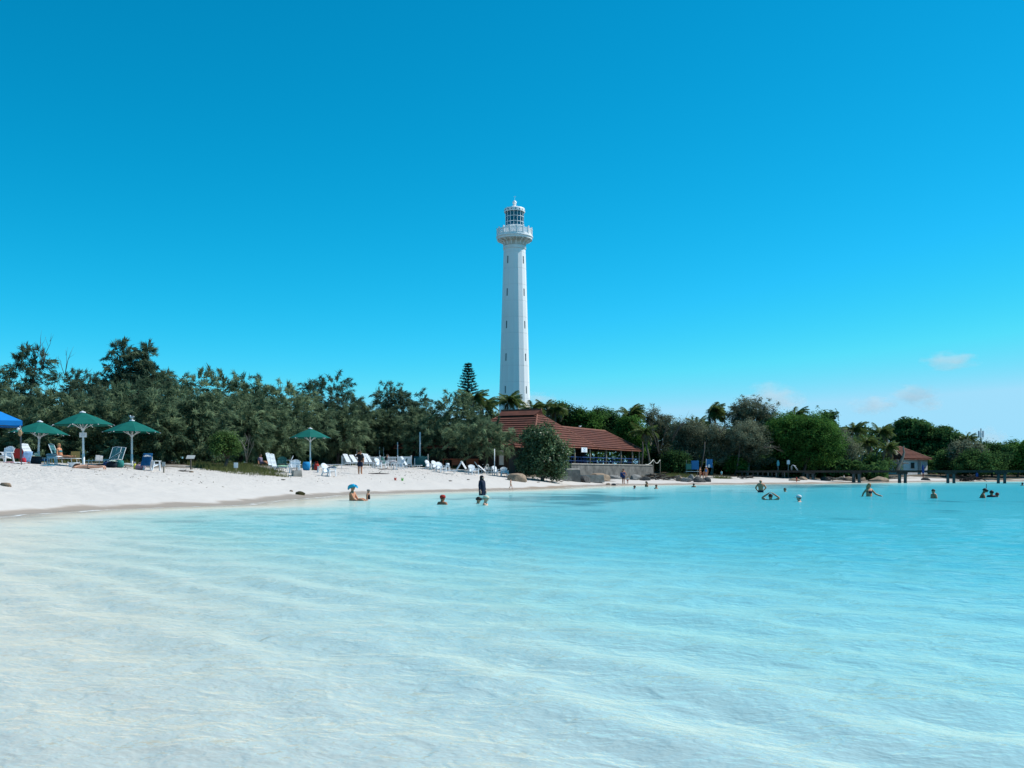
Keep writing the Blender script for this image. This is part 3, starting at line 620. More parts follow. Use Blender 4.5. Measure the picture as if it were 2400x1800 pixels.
bark = mat('grey_bark', (.12, .10, .085), .9, .1, noise=.4, nscale=5, stretch=(1, 1, .3))
bark_pale = mat('pale_bark', (.26, .24, .21), .9, .1, noise=.35, nscale=5, stretch=(1, 1, .3))
bark_dk = mat('dark_bark', (.045, .035, .03), .9, .1, noise=.3, nscale=5)
palm_bark = mat('palm_bark', (.17, .145, .115), .9, .1, noise=.35, nscale=9, stretch=(.3, .3, 2))

def unit(v): return v/np.maximum(np.linalg.norm(v, axis=-1, keepdims=True), 1e-9)
def rsph(n, rng): return unit(rng.normal(size=(n, 3)))
def needles(C, Dv, L, W, rng):
    """one slim triangle per needle spray"""
    n = len(C); s = unit(np.cross(Dv, rsph(n, rng))); V = np.empty((n, 3, 3))
    V[:, 0] = C - s*W[:, None]*.5; V[:, 1] = C + s*W[:, None]*.5; V[:, 2] = C + Dv*L[:, None]
    return V.reshape(-1, 3), np.arange(3*n).reshape(-1, 3)
def blades(C, N, L, W, rng):
    """one kite-shaped leaf each, face normal N"""
    n = len(C); t = unit(np.cross(N, rsph(n, rng))); b = np.cross(N, t); V = np.empty((n, 4, 3))
    V[:, 0] = C - t*L[:, None]*.5; V[:, 1] = C + b*W[:, None]*.5; V[:, 2] = C + t*L[:, None]*.5 - N*L[:, None]*.12; V[:, 3] = C - b*W[:, None]*.5
    return V.reshape(-1, 3), np.arange(4*n).reshape(-1, 4)

def lobe_points(lobes, n, rng, shell=.55):
    """points spread through ellipsoid lobes, most near the surface; returns point, outward dir"""
    w = np.array([l[3]*l[4]*l[5] for l in lobes])**.67; k = rng.choice(len(lobes), n, p=w/w.sum())
    Lb = np.array(lobes)[k]; d = rsph(n, rng); r = shell + (1-shell)*rng.random(n)**.6
    return Lb[:, :3] + d*Lb[:, 3:6]*r[:, None], d, rng.uniform(-.22, .22, len(lobes))[k]
def make_trunk(parent, base, tips, r0, m, rng, name='trunk', seg=7, bend=.5):
    """tapered trunk that forks into limbs reaching the crown lobes"""
    mb = MB(); base = Vector(base)
    top = Vector((0, 0, 0))
    for t in tips: top += Vector(t)
    top /= len(tips); fork = base.lerp(top, .42) + Vector((rng.normal()*.2, rng.normal()*.2, 0))*bend
    mid = base.lerp(fork, .5) + Vector((rng.normal()*.15, rng.normal()*.15, 0))*bend
    mb.tube([base - Vector((0, 0, .4)), base + Vector((0, 0, .15)), mid, fork], [r0*1.35, r0*1.05, r0*.85, r0*.7], seg)
    for t in tips:
        t = Vector(t); q = fork.lerp(t, .5) + Vector((rng.normal()*.3, rng.normal()*.3, .15))*bend
        mb.tube([fork - (fork-mid)*.15, q, t], [r0*.55, r0*.32, r0*.1], 5)
    return mb.build(name, m, parent, True)

def casuarina(px, top, D, wpx, label, rng, low=None, m=None, dens=1.0, depth=None, shoots=5, name='casuarina_tree', group='casuarina trees along the beach', lean=0.0):
    """feathery she-oak: drooping needle plumes over several lobes, ragged shoots on top"""
    shoots = max(2, int(shoots*.6)); b = spot(px, D); H = gz(top, D) - b.z; w = wpx/FPX*D*.5*1.06; dpt = depth or w*.9
    zl = (gz(low, D) - b.z) if low else .22*H
    e = empty(name, b, 0, label, 'tree', group)
    lobes = []; nl = 11
    for i in range(nl):
        f = (i+.5)/nl; z = zl + (H*.85-zl)*f; sp = w*(1.0-.28*f**2.6)
        a = rng.uniform(0, 6.28); rr_ = sp*rng.uniform(.3, .7)
        rx = sp*rng.uniform(.52, .74)
        lobes.append((math.cos(a)*rr_ + lean*z, math.sin(a)*rr_*dpt/w, z, rx, rx*dpt/w, min(.34*(H-zl), rx*.95)))
    nb = int(430*dens*max(.6, w*(H-zl)/22))
    P, d, lt = lobe_points(lobes, nb, rng, .45)
    # plumes: curved sprays from inside the lobe outwards, drooping at the end
    sd = unit(d*np.array([1, 1, .55]) + np.array([0, 0, .35]) + rng.normal(size=d.shape)*.25)
    k = rng.integers(0, nb, max(shoots*5, 1))
    zt = P[:, 2]; topi = np.argsort(-zt)[:max(4, nb//12)]
    sh = rng.choice(topi, shoots)                       # upright leaders breaking the outline
    P = np.concatenate([P, P[sh]]); sd = np.concatenate([sd, unit(np.stack([rng.normal(.12, .25, shoots), rng.normal(0, .2, shoots), np.ones(shoots)], -1))])
    Ln = np.concatenate([rng.uniform(.55, 1.05, nb), rng.uniform(.45, .95, shoots)])*min(1.25, .5+H/14)*min(1.0, .3+w/3.0)
    tnt = np.clip(rng.beta(1.6, 2.4, len(P)) + np.concatenate([lt, np.zeros(shoots)]), 0, 1)
    q = 46; nP = len(P); t = rng.random((nP, q))
    up = np.array([0, 0, 1.0]); c = P[:, None] + sd[:, None]*(Ln[:, None]*t)[..., None] - up*((.42*Ln[:, None]*t**2)[..., None])*np.where(np.arange(nP) >= nb, .15, 1)[:, None, None]
    c = c + rng.normal(size=c.shape)*.10*(1-.5*t[..., None])
    nd = unit(sd[:, None]*.75 + rng.normal(size=c.shape)*.38 - up*np.where(np.arange(nP) >= nb, -.5, .55)[:, None, None])
    n_ = nP*q; V, F = needles(c.reshape(-1, 3), nd.reshape(-1, 3), rng.uniform(.24, .5, n_), rng.uniform(.045, .095, n_), rng)
    T = np.repeat(np.clip(np.repeat(tnt, q) + rng.normal(0, .12, n_), 0, 1), 3)
    link('crown', np_mesh('crown', V, F, T), m or casu, e)
    tips = [lobes[i][:3] for i in (3, 5, 7, 10)]
    make_trunk(e, (0, 0, 0), tips, .05*H**.6+.03, bark_dk, rng)
    return e

def broadleaf(px, top, D, wpx, label, rng, low=None, m=None, leaf=.22, dens=1.0, name='broadleaf_tree', group=None, trunk=True, layers=False, tm=None, loose=0.0, cat='tree', base_z=None, gap=.0, sprigs=0):
    if 1520 < px < 2100 and D < 145: D *= 1.075
    b = spot(px, D)
    if base_z is not None: b.z = base_z
    H = gz(top, D) - b.z; w = wpx/FPX*D*.5; zl = (gz(low, D) - b.z) if low else .2*H
    e = empty(name, b, 0, label, cat, group)
    lobes = []; nl = 18
    for i in range(nl):
        a = i*2.4 + rng.uniform(-.4, .4); f = (i+.5)/nl
        z = zl + (H-zl)*(.12+.72*f); env = math.sin(math.pi*min(.98, .27+.6*f))**.6
        rr_ = w*env*rng.uniform(.3, .74); rx = w*rng.uniform(.26, .46)*(.75+.35*env)
        lobes.append((math.cos(a)*rr_, math.sin(a)*rr_*.9, z, rx, rx, min(rx*(.36 if layers else .8), (H-zl)*.33)))
    nb = int(230*dens*max(.5, w*(H-zl)/14)); P, d, lt = lobe_points(lobes, nb, rng, .55+.2*loose)
    if sprigs:                                          # twigs that stand clear of the crown
        s_ = rng.choice(np.argsort(-P[:, 2])[:max(6, nb//6)], sprigs); x = P[s_] + unit(d[s_]+np.array([.25, 0, 1.0]))*rng.uniform(.2, .75, sprigs)[:, None]*(H/9+.3)
        P = np.concatenate([P, x]); d = np.concatenate([d, d[s_]])
    nP = len(P); q = 54; cr = (.34 if not layers else .42)*(1-.3*loose)*(leaf/.22)**.5
    tnt = np.clip(rng.beta(1.7, 2.4, nP) + np.concatenate([lt, np.zeros(nP-nb)]), 0, 1)
    off = rng.normal(size=(nP, q, 3))*cr*np.array([1, 1, .45 if layers else .75])
    if sprigs: off[nb:] *= .55
    c = P[:, None] + off
    N = unit(d[:, None]*.45 + off*.6 + np.array([0, 0, .75]) + rng.normal(size=off.shape)*.45)
    keep = rng.random((nP, q)) > gap*.5
    if sprigs: keep[nb:] &= rng.random((sprigs, q)) < .45
    c = c[keep]; N = N[keep]; n_ = len(c); T = np.repeat(tnt[:, None], q, 1)[keep]
    V, F = blades(c, N, leaf*1.15*rng.uniform(.7, 1.3, n_), leaf*.78*rng.uniform(.7, 1.3, n_), rng)
    T = np.repeat(np.clip(T + rng.normal(0, .13, n_), 0, 1), 4)
    link('crown', np_mesh('crown', V, F, T), m or broad_dk, e)
    if trunk:
        make_trunk(e, (0, 0, 0), [lobes[i][:3] for i in (2, 5, 8, 12, 16)], .055*H**.6+.03, tm or bark, rng)
    return e

# coconut palm: fronds share a few meshes
def frond_mesh(seed, L=2.6, droop=.55, dry=False):
    rng = np.random.default_rng(seed); n = 13
    s = np.linspace(0, 1, n); ang = R(38) - s*R(38+60*droop*1.4)
    x = np.concatenate([[0], np.cumsum(np.cos(ang[:-1])*L/(n-1))]); z = np.concatenate([[0], np.cumsum(np.sin(ang[:-1])*L/(n-1))])
    V = []; F = []; T = []
    def strip(p0, p1, p2): 
        k = len(V); V.extend([p0, p1, p2]); F.append((k, k+1, k+2)); T.extend([tv]*3)
    m = 46
    for i in range(m):
        f = .14 + .86*i/(m-1); xx = np.interp(f, s, x); zz = np.interp(f, s, z); ll = L*.33*math.sin(math.pi*min(1, .12+.85*f))**.6
        for sd in (-1, 1):
            tv = float(np.clip(rng.beta(2, 2), 0, 1))
            dx = .55+rng.normal(0, .07); tip = np.array([xx+dx*ll, sd*ll*.72, zz - ll*(.38+.35*droop)*rng.uniform(.7, 1.3)])
            strip((xx-.05, 0, zz), (xx+.05, 0, zz), tuple(tip))
    r = [.03*(1-.8*q)+.006 for q in s]; k = len(V)
    for i in range(n-1):
        tv = .75
        a = (x[i], -r[i], z[i]); b = (x[i], r[i], z[i]); c = (x[i+1], 0, z[i+1]+.01); strip(a, b, c)
    return np_mesh('frond', np.array(V), np.array(F), np.array(T))
FR = [frond_mesh(s, 2.6, d) for s, d in ((1, .25), (2, .55), (3, .85), (4, 1.05))]; FRD = [frond_mesh(9, 2.3, 1.3)]
for f_ in FR: f_.materials.append(palm_m)
FRD[0].materials.append(palm_dry)
def palm(px, top, D, label, rng, lean=(0, 0), n=20, wind=.35, size=1.0, dry=2, group='coconut palms behind the beach'):
    size *= .82; top += 20; wind += .12
    if 1520 < px < 2100 and D < 145: D *= 1.075
    b = spot(px, D); b.x -= lean[0]; H = gz(top, D) - b.z - .75*size
    e = empty('coconut_palm', b, 0, label, 'palm', group)
    p = [Vector((lean[0]*t**1.6, lean[1]*t, H*t)) for t in (0, .25, .5, .75, 1)]; p[0].z = -.4
    MB().tube(p, [.19, .14, .12, .11, .10], 8).build('trunk', palm_bark, e, True)
    n = int(n*1.5)
    for i in range(n):
        f = i/n; a = i*2.39996 + rng.uniform(-.2, .2)
        if i < dry: me = FRD[0]; tilt = R(rng.uniform(25, 45))
        else:
            me = FR[min(3, int((1-f)*3.2 + rng.uniform(0, .9)))]; tilt = R(-38*f + rng.uniform(-8, 8) + 8)
        o = link('frond', me, None, e)
        # wind swings the fronds towards +x
        d = Vector((math.cos(a)+wind, math.sin(a), 0)); az = math.atan2(d.y, d.x)
        o.location = p[-1]; o.rotation_euler = Euler((rng.uniform(-.4, .4), tilt, az)); o.scale = (size*rng.uniform(.85, 1.1),)*3
    return e

def column_pine(px, top, D, label, rng, wpx=60):
    b = spot(px, D); H = gz(top, D)-b.z; w = wpx/FPX*D*.5
    e = empty('column_pine', b, 0, label, 'tree')
    MB().tube([(0, 0, -.4), (0, 0, H*.5), (0, 0, H)], [.24, .15, .02], 8).build('trunk', bark_dk, e, True)
    C = []; N = []; T = []
    z = H*.30; tier = 0
    while z < H*.985:
        f = (z-H*.3)/(H*.7); rr_ = w*(1-f**1.7)*(.85+.25*rng.random())*(.75+.5*min(1, f*4)) + .12
        nb = 7
        for i in range(nb):
            a = i*2*math.pi/nb + tier*.6 + rng.uniform(-.15, .15); m = int(34*(.35+rr_/w))
            t = rng.random(m)**.8; x = t*rr_; up = .16*x + .10*x*x*t
            wv = .11+.10*t; C.append(np.stack([math.cos(a)*x + rng.normal(size=m)*wv*.5, math.sin(a)*x + rng.normal(size=m)*wv*.5, z+up+rng.normal(size=m)*.035], -1))
            N.append(unit(np.stack([math.cos(a)*np.ones(m)*.8+rng.normal(size=m)*.4, math.sin(a)*np.ones(m)*.8+rng.normal(size=m)*.4, .45+rng.normal(size=m)*.25], -1))); T.append(np.full(m, rng.random()))
        z += .52*(1-.45*f); tier += 1
    C = np.concatenate(C); N = np.concatenate(N); n_ = len(C)
    V, F = needles(C, N, rng.uniform(.2, .36, n_), rng.uniform(.08, .13, n_), rng)
    link('crown', np_mesh('crown', V, F, np.repeat(np.concatenate(T), 3)), pine_m, e)
    return e

def bare_branches(px, base_py, D, tops, label, r=.05, m=None, name='bare_branch_tree', forks=3, seed=1, cat='tree', group=None):
    """dead or leafless limbs: a stem with twigs ending at the given points of the photograph"""
    rng = random.Random(seed); b = Vector((gx(px, D), D, max(G(gx(px, D), D), gz(base_py, D)) if base_py else G(gx(px, D), D)))
    e = empty(name, b, 0, label, cat, group)
    mb = MB(); stem = Vector((0, 0, 0))
    for tx, ty in tops:
        t = Vector((gx(tx, D), D + rng.uniform(-.8, .8), gz(ty, D))) - b
        a = stem.lerp(t, .4) + Vector((rng.uniform(-.2, .2), rng.uniform(-.2, .2), t.length*.05)); q = stem.lerp(t, .75) + Vector((rng.uniform(-.15, .15), 0, .05))
        mb.tube([stem - Vector((0, 0, .2)), a, q, t], [r, r*.7, r*.4, r*.12], 6)
        for _ in range(forks):
            s = a.lerp(t, rng.uniform(0, .8)); d = (t-a).normalized(); d2 = (d + Vector((rng.uniform(-.9, .9), rng.uniform(-.6, .6), rng.uniform(-.2, .7)))).normalized()
            L = t.length*rng.uniform(.15, .32); mb.tube([s, s+d2*L*.55, s+d2*L+Vector((0, 0, L*.12))], [r*.35, r*.22, r*.08], 5)
    mb.build('limbs', m or bark_pale, e, True)
    return e

rg = np.random.default_rng
# -- left: the she-oak belt
casuarina(-60, 862, 78, 190, 'casuarina at the far left edge beside the tall wispy one', rg(1), dens=1.0)
casuarina(62, 794, 84, 108, 'tall dark wispy casuarina near the left edge, second tallest tree of the belt', rg(2), m=casu_dk, shoots=16, dens=.9, lean=.02)
casuarina(165, 866, 80, 165, 'casuarina above the leftmost green umbrella', rg(3), m=casu_dk, shoots=10)
casuarina(238, 874, 88, 120, 'narrow casuarina just left of the tallest casuarina', rg(4), m=casu_dk)
casuarina(286, 768, 90, 66, 'tallest slender dark casuarina above the third green umbrella', rg(5), m=casu_dk, shoots=10, dens=1.0, low=960)
casuarina(316, 772, 90.5, 54, 'slender dark casuarina leaning right beside the tallest one', rg(52), m=casu_dk, shoots=8, dens=1.0, low=930, lean=.07)
casuarina(292, 880, 88, 130, 'dense lower casuarina beneath the two slender tall ones', rg(53), m=casu_dk, shoots=6)
casuarina(340, 846, 91, 70, 'low dark casuarina spray leaning far right below the tall tops', rg(51), m=casu_dk, shoots=7, dens=.6, low=930, lean=.16)
casuarina(395, 872, 80, 150, 'pale grey-green casuarina right of the tallest one', rg(6), shoots=9)
casuarina(495, 862, 83, 165, 'casuarina with a twin top above the small round shrub', rg(7), shoots=14)
casuarina(590, 872, 87, 150, 'casuarina with one high leaning shoot left of the lone umbrella', rg(8), shoots=13)
casuarina(680, 890, 89, 140, 'low casuarina directly left of the lone green umbrella', rg(9), shoots=11)
casuarina(772, 878, 101, 150, 'dark high casuarina rising behind the lone green umbrella', rg(10), m=casu_dk, shoots=12)
casuarina(845, 930, 104, 130, 'grey-green casuarina behind the man in black', rg(11), low=1052)
casuarina(905, 892, 109, 110, 'casuarina with a rounded tuft above the white picket fence', rg(12), m=casu_dk, shoots=9)
casuarina(968, 915, 108, 130, 'dark casuarina over the tall white pole', rg(13), m=casu_dk, shoots=8, low=1040)
casuarina(1052, 922, 101, 150, 'casuarina just left of the column pine', rg(114), shoots=4, low=1040)
casuarina(1128, 978, 95.5, 125, 'overhanging casuarina in front of the left end of the red roof', rg(15), low=1052, shoots=5)
# front skirt of lower plumes
for i, (px, tp, D, w_, lb) in enumerate(((20, 940, 70, 170, 'low casuarina skirt behind the blue canopy'), (135, 925, 69, 170, 'low pale casuarina skirt between the two left umbrellas'), (265, 925, 71, 150, 'low pale casuarina skirt behind the third umbrella'),
        (355, 925, 70, 140, 'low casuarina skirt left of the small plaque'), (455, 918, 73, 150, 'low casuarina skirt behind the small round shrub'), (560, 925, 78, 140, 'low casuarina skirt behind the white notice board'),
        (640, 945, 81, 130, 'low drooping casuarina skirt over the twin loungers'), (790, 950, 97, 150, 'low casuarina skirt right of the lone umbrella'), (880, 960, 103.5, 120, 'low casuarina skirt above the picket fence'), (1000, 965, 103, 110, 'low bright casuarina skirt beside the tall white pole'))):
    casuarina(px, tp, D, w_, lb, rg(60+i), low=1066 if px < 600 else 1045, dens=1.25, shoots=3, depth=2.2)
bare_branches(100, 860, 82, ((103, 775), (128, 790), (92, 800), (88, 812)), 'bare dead twigs standing above the tall wispy casuarina', .035, bark, forks=3, seed=4)
bare_branches(152, 875, 81, ((150, 818), (172, 812), (140, 838)), 'small bare twigs above the leftmost umbrella', .03, bark, forks=2, seed=5)
# -- shrubs on the beach edge
broadleaf(527, 1016, 67, 74, 'small round bright green shrub behind the plaque and notice board', rg(20), low=1062, m=broad_sh, leaf=.11, dens=1.5, loose=.4, name='round_shrub', cat='shrub')
bare_branches(578, 1075, 67, ((566, 1030), (590, 1018), (600, 1035), (575, 1015)), 'leafless twiggy shrub beside the small round green shrub', .025, bark_pale, 'twiggy_shrub', 4, 8, 'shrub')
broadleaf(1271, 986, 91, 128, 'large round glossy-leaved bush in front of the red roof', rg(21), low=1116, m=broad_gl, leaf=.19, dens=1.9, name='glossy_bush', cat='bush')
broadleaf(1245, 1072, 91, 50, 'lower spreading part-shaded bush at the foot of the big glossy bush', rg(22), low=1100, m=broad_gl, leaf=.19, dens=2.0, name='glossy_bush', cat='bush', trunk=False)
# -- round the lighthouse and restaurant
column_pine(1097, 849, 125, 'dark column pine standing left of the lighthouse', rg(30))
palm(1110, 905, 118, 'coconut palm under the column pine', rg(31), n=18)
palm(1132, 922, 122, 'low coconut palm between column pine and lighthouse', rg(32), n=18)
palm(1190, 912, 128, 'coconut palm in front of the lighthouse foot on its left', rg(33), n=22, size=1.15)
palm(1246, 932, 132, 'coconut palm in front of the lighthouse foot on its right', rg(34), n=18)
palm(1276, 928, 134, 'coconut palm with a pale drooping frond right of the lighthouse', rg(35), n=18, dry=4)
palm(1302, 934, 134, 'coconut palm at the left end of the dark thicket behind the roof', rg(36), n=16)
broadleaf(1160, 958, 122, 110, 'silvery broadleaf tree behind the left roof ridge', rg(37), m=broad_gl, dens=1.4, leaf=.28)
broadleaf(1222, 962, 126, 80, 'dark broadleaf tree at the foot of the lighthouse', rg(38), m=broad_gl, dens=1.4)
G2 = 'dense trees behind the restaurant roof'
broadleaf(1318, 938, 138, 90, 'highest dark tree of the thicket behind the roof', rg(39), dens=1.5, group=G2, low=1040)
broadleaf(1372, 955, 137, 95, 'dark tree behind the middle of the long roof', rg(40), m=broad_br, dens=1.4, group=G2, low=1040)
broadleaf(1420, 950, 140, 90, 'dark tree behind the right end of the long roof', rg(41), dens=1.5, group=G2, low=1040)
palm(1475, 942, 133, 'windblown coconut palm right of the long roof', rg(42), n=22, size=1.2, wind=.6)
broadleaf(1480, 968, 130, 90, 'deep green tree hanging over the right end of the terrace', rg(43), m=broad_br, dens=1.5, group=G2, low=1075)
palm(1508, 985, 126, 'coconut palm with a thin leaning trunk beside the terrace end', rg(44), lean=(-.9, 0), n=18, dry=3)
# -- centre right: scrub, palms, grey trees
G3 = 'scrubby shore trees right of the restaurant'
broadleaf(1545, 946, 126, 100, 'gnarled grey scrub tree next to the terrace end with wispy top', rg(45), m=scrub_m, dens=1.1, leaf=.15, tm=bark_pale, group=G3, loose=.5, low=1092, sprigs=16)
broadleaf(1605, 972, 122, 105, 'grey scrub tree with pale diagonal limbs', rg(46), m=scrub_m, dens=1.3, leaf=.15, tm=bark_pale, group=G3, low=1095, sprigs=10)
palm(1662, 938, 132, 'tallest windblown coconut palm over the grey scrub', rg(47), n=24, size=1.35, wind=.9)
palm(1635, 968, 130, 'coconut palm half hidden by the grey scrub', rg(48), n=16)
broadleaf(1668, 985, 122, 105, 'brownish scrub tree below the tallest palm', rg(49), m=scrub_m, dens=1.3, leaf=.15, tm=bark_pale, group=G3, low=1092)
broadleaf(1755, 932, 130, 130, 'tall grey-green tree with open sprays against the sky', rg(50), m=scrub_m, dens=1.15, leaf=.17, tm=bark_pale, group=G3, loose=.4, low=1040, sprigs=40)
broadleaf(1750, 985, 121, 150, 'wide dark grey tree over the start of the jetty', rg(52), m=scrub_m, dens=1.4, leaf=.15, tm=bark_pale, group=G3, low=1092)
palm(1733, 938, 134, 'dark upright coconut palm top between the grey trees', rg(53), n=16, wind=.2)
broadleaf(1880, 962, 122, 185, 'big bright green tree above the jetty', rg(54), m=broad_br, dens=1.6, leaf=.2, low=1088)
broadleaf(1810, 968, 130, 110, 'dark green tree left of the big bright green tree', rg(55), dens=1.3, low=1092)
palm(1862, 946, 138, 'palm topping the big bright green tree', rg(56), n=18, size=1.2, wind=.8)
broadleaf(1940, 945, 136, 62, 'dark tufted tree right of the big bright green tree', rg(57), dens=.8, loose=.6, gap=.5, sprigs=12, leaf=.26)
broadleaf(1962, 1005, 128, 100, 'grey scrub thicket at the right of the big bright green tree', rg(58), m=scrub_m, dens=1.3, leaf=.16, low=1085)
for i, (px, tp, D, ln, sz, dr, lb) in enumerate(((2000, 980, 138, (.6, 0), 1.15, 3, 'coconut palm with leaning trunk, first of the cluster left of the white house'), (1985, 1018, 132, (1.2, 0), 1.0, 4, 'short palm with hanging dry fronds above the jetty boulders'),
        (2028, 1010, 134, (.8, 0), 1.05, 4, 'short palm in the middle of the cluster left of the white house'), (2062, 985, 140, (.7, 0), 1.15, 3, 'tall palm directly left of the white house'),
        (2078, 1022, 136, (1.0, 0), 1.0, 5, 'palm with pale arching fronds over the white house roof'))):
    palm(px, tp, D, lb, rg(70+i), lean=ln, n=20, size=sz, dry=dr, wind=.55)
broadleaf(2140, 972, 172, 120, 'dark tiered-canopy tree behind the white house', rg(80), dens=1.5, layers=True, leaf=.34, low=1082, loose=.5, sprigs=10)
broadleaf(2215, 992, 170, 85, 'second tiered tree right of the white house', rg(81), dens=1.3, layers=True, leaf=.32, low=1080)
palm(2265, 1004, 168, 'coconut palm left of the antenna mast', rg(82), n=18)
G4 = 'low trees at the right end of the beach'
for i, (px, tp, D, w_, mm, lb) in enumerate(((2232, 1054, 155, 90, broad_dk, 'low dark bush right beside the white house'), (2262, 1032, 154, 100, scrub_m, 'low grey-green tree below the antenna mast'), (2325, 1034, 156, 100, broad_dk, 'low dark tree right of the antenna mast with thin sprigs'),
        (2385, 1034, 156, 95, broad_br, 'low green tree at the right edge of the picture'), (2450, 1040, 156, 100, broad_dk, 'low dark tree cut by the right edge'), (2300, 1062, 149, 130, broad_dk, 'spreading mangrove-like bush leaning over the sand behind the jetty'))):
    broadleaf(px, tp, D, w_, lb, rg(90+i), m=mm, dens=1.5, leaf=.24, group=G4, low=1104, sprigs=14 if i in (2, 3) else 0, trunk=i != 5)
# low shade plants under the right-hand trees
for i, (px, tp, D, w_, mm, lb) in enumerate(((1585, 1062, 119, 70, broad_dk, 'dark low bush beside the driftwood roots'), (1725, 1072, 120, 46, broad_br, 'small green bush at the sand edge under the grey trees'), (1820, 1060, 128, 120, broad_br, 'shaded shrubs behind the jetty ramp'), (1930, 1062, 128, 120, broad_dk, 'dark shrubs behind the jetty hoops'), (2045, 1070, 138, 120, broad_dk, 'dark shrubs under the leaning palms'))):
    broadleaf(px, tp, D, w_, lb, rg(110+i), m=mm, dens=1.5, leaf=.2, low=1104, trunk=False, name='shore_shrub', cat='shrub', group='shade shrubs at the back of the beach')

# -- woodland behind everything: one mass nobody could count
def woodland():
    rng = rg(200); Cs = []; Ts = []
    def band(px0, px1, D0, D1, h0, h1, n):
        D = rng.uniform(D0, D1, n); px = rng.uniform(px0, px1, n); x = gx(px, D); top = h0 + (h1-h0)*(vnoise(x*.22, D*.22, 9)+.5)
        z = ground(x, D) + top*rng.random(n)**.8
        Cs.append(np.stack([x, D, z], -1)); Ts.append(np.clip(vnoise(x*.6, z*.6+D, 11)+.4, 0, 1))
    band(-250, 1000, 112, 135, 3.5, 8.0, 26000); band(900, 1330, 150, 185, 4, 8, 14000)
    band(1290, 2080, 150, 175, 5.0, 8.5, 19000); band(1500, 2080, 134, 143, 1.6, 4.2, 16000); band(600, 1130, 106, 112, 1.5, 4.0, 12000); band(2100, 2700, 160, 172, 1.5, 3.5, 12000); band(2080, 2750, 180, 215, 3.5, 6, 14000)
    C = np.concatenate(Cs); n_ = len(C); T = np.concatenate(Ts)
    V, F = blades(C, unit(rng.normal(size=(n_, 3))*.6+np.array([0, -.3, .7])), rng.uniform(.35, .75, n_), rng.uniform(.3, .55, n_), rng)
    return np_mesh('woodland', V, F, np.repeat(T, 4))
tag(link('woodland', woodland(), broad_dk), 'dark woodland seen through the trees behind the beach', 'woodland', None, 'stuff')
# grass tufts along the top of the beach
def grass():
    rng = rg(210); Cs = []
    for px0, px1, D0, D1, n in ((405, 690, 61.5, 74, 8500), (640, 760, 72, 82, 1300), (780, 1180, 97, 104, 3000), (1530, 1655, 115, 126, 4500), (1660, 1720, 117, 122, 900), (-40, 430, 62, 70, 2600)):
        D = rng.uniform(D0, D1, n*2); x = gx(rng.uniform(px0, px1, n*2), D); pxr = x/D*FPX+1200; ed = (1-np.abs((pxr-(px0+px1)/2)/((px1-px0)/2))**2)*(1-np.abs((D-(D0+D1)/2)/((D1-D0)/2))**2); k = (.6*vnoise(x*.9, D*.9, 13) + vnoise(x*.4, D*.4, 14) + rng.random(n*2)*.5) > .95 - 1.15*ed
        x = x[k]; D = D[k]; Cs.append(np.stack([x, D, ground(x, D)-.02], -1))
    C = np.concatenate(Cs); n_ = len(C)
    V, F = needles(C, unit(rng.normal(size=(n_, 3))*.35+np.array([.1, 0, 1])), rng.uniform(.18, .48, n_), rng.uniform(.02, .04, n_), rng)
    return np_mesh('beach_grass', V, F, np.repeat(rng.random(n_), 3))
tag(link('beach_grass', grass(), grass_m), 'dry green grass growing along the top of the beach', 'grass', None, 'stuff')

# ================================================================== BEACH FURNITURE
plastic = mat('white_plastic', (.74, .77, .80), .45, .4, noise=.06, nscale=6)
plastic_gr = mat('green_plastic', (.02, .10, .09), .45, .4)
strap_w = mat('white_vinyl_strap', (.72, .76, .80), .5, .4)
strap_t = mat('teal_vinyl_strap', (.05, .20, .23), .5, .4)
alu = mat('white_tube_frame', (.74, .76, .78), .4, .5)
canopy_g = mat('green_canvas', (.004, .115, .092), .8, .15, noise=.15, nscale=3)
pole_w = mat('white_pole_paint', (.75, .76, .77), .45, .4, noise=.06, nscale=4)
LOUNGE = 'sun loungers on the beach'; CHAIRS = 'reclined slat-back beach chairs'

def beach_chair(pos, rz, label, m=None, back=None):
    """low plastic chair with fan-shaped slatted back, wide arms; front faces -y"""
    m = m or plastic; e = empty('beach_chair', pos, rz, label, 'chair', CHAIRS)
    seat = MB()
    for i in range(5): seat.box((0, -.30+.115*i, .37-.028*i), (.50, .105, .025), (R(-13), 0, 0))
    seat.box((-.24, -.06, .30), (.04, .62, .05), (R(-13), 0, 0)).box((.24, -.06, .30), (.04, .62, .05), (R(-13), 0, 0)); seat.build('seat', m, e)
    bk = MB()
    for i in range(7):
        x = (i-3)*.088; h = .70 - .012*(i-3)**2; t = R(24)
        a = Vector((x*.82, .20, .26)); b = a + Vector((x*.28, math.sin(t)*h, math.cos(t)*h)); bk.bar(a, b, .072, .022)
    bk.box((0, .245, .38), (.56, .03, .06), (R(-24), 0, 0)).box((0, .385, .70), (.60, .03, .05), (R(-24), 0, 0)); bk.build('backrest', back or m, e)
    for s in (-1, 1):
        MB().box((s*.32, -.04, .56), (.13, .66, .028)).build('armrest', m, e)
        MB().bar((s*.31, -.32, 0), (s*.31, -.29, .55), .075, .05).build('leg', m, e)
        MB().bar((s*.29, .40, 0), (s*.30, .20, .55), .07, .05).build('leg', m, e)
    return e
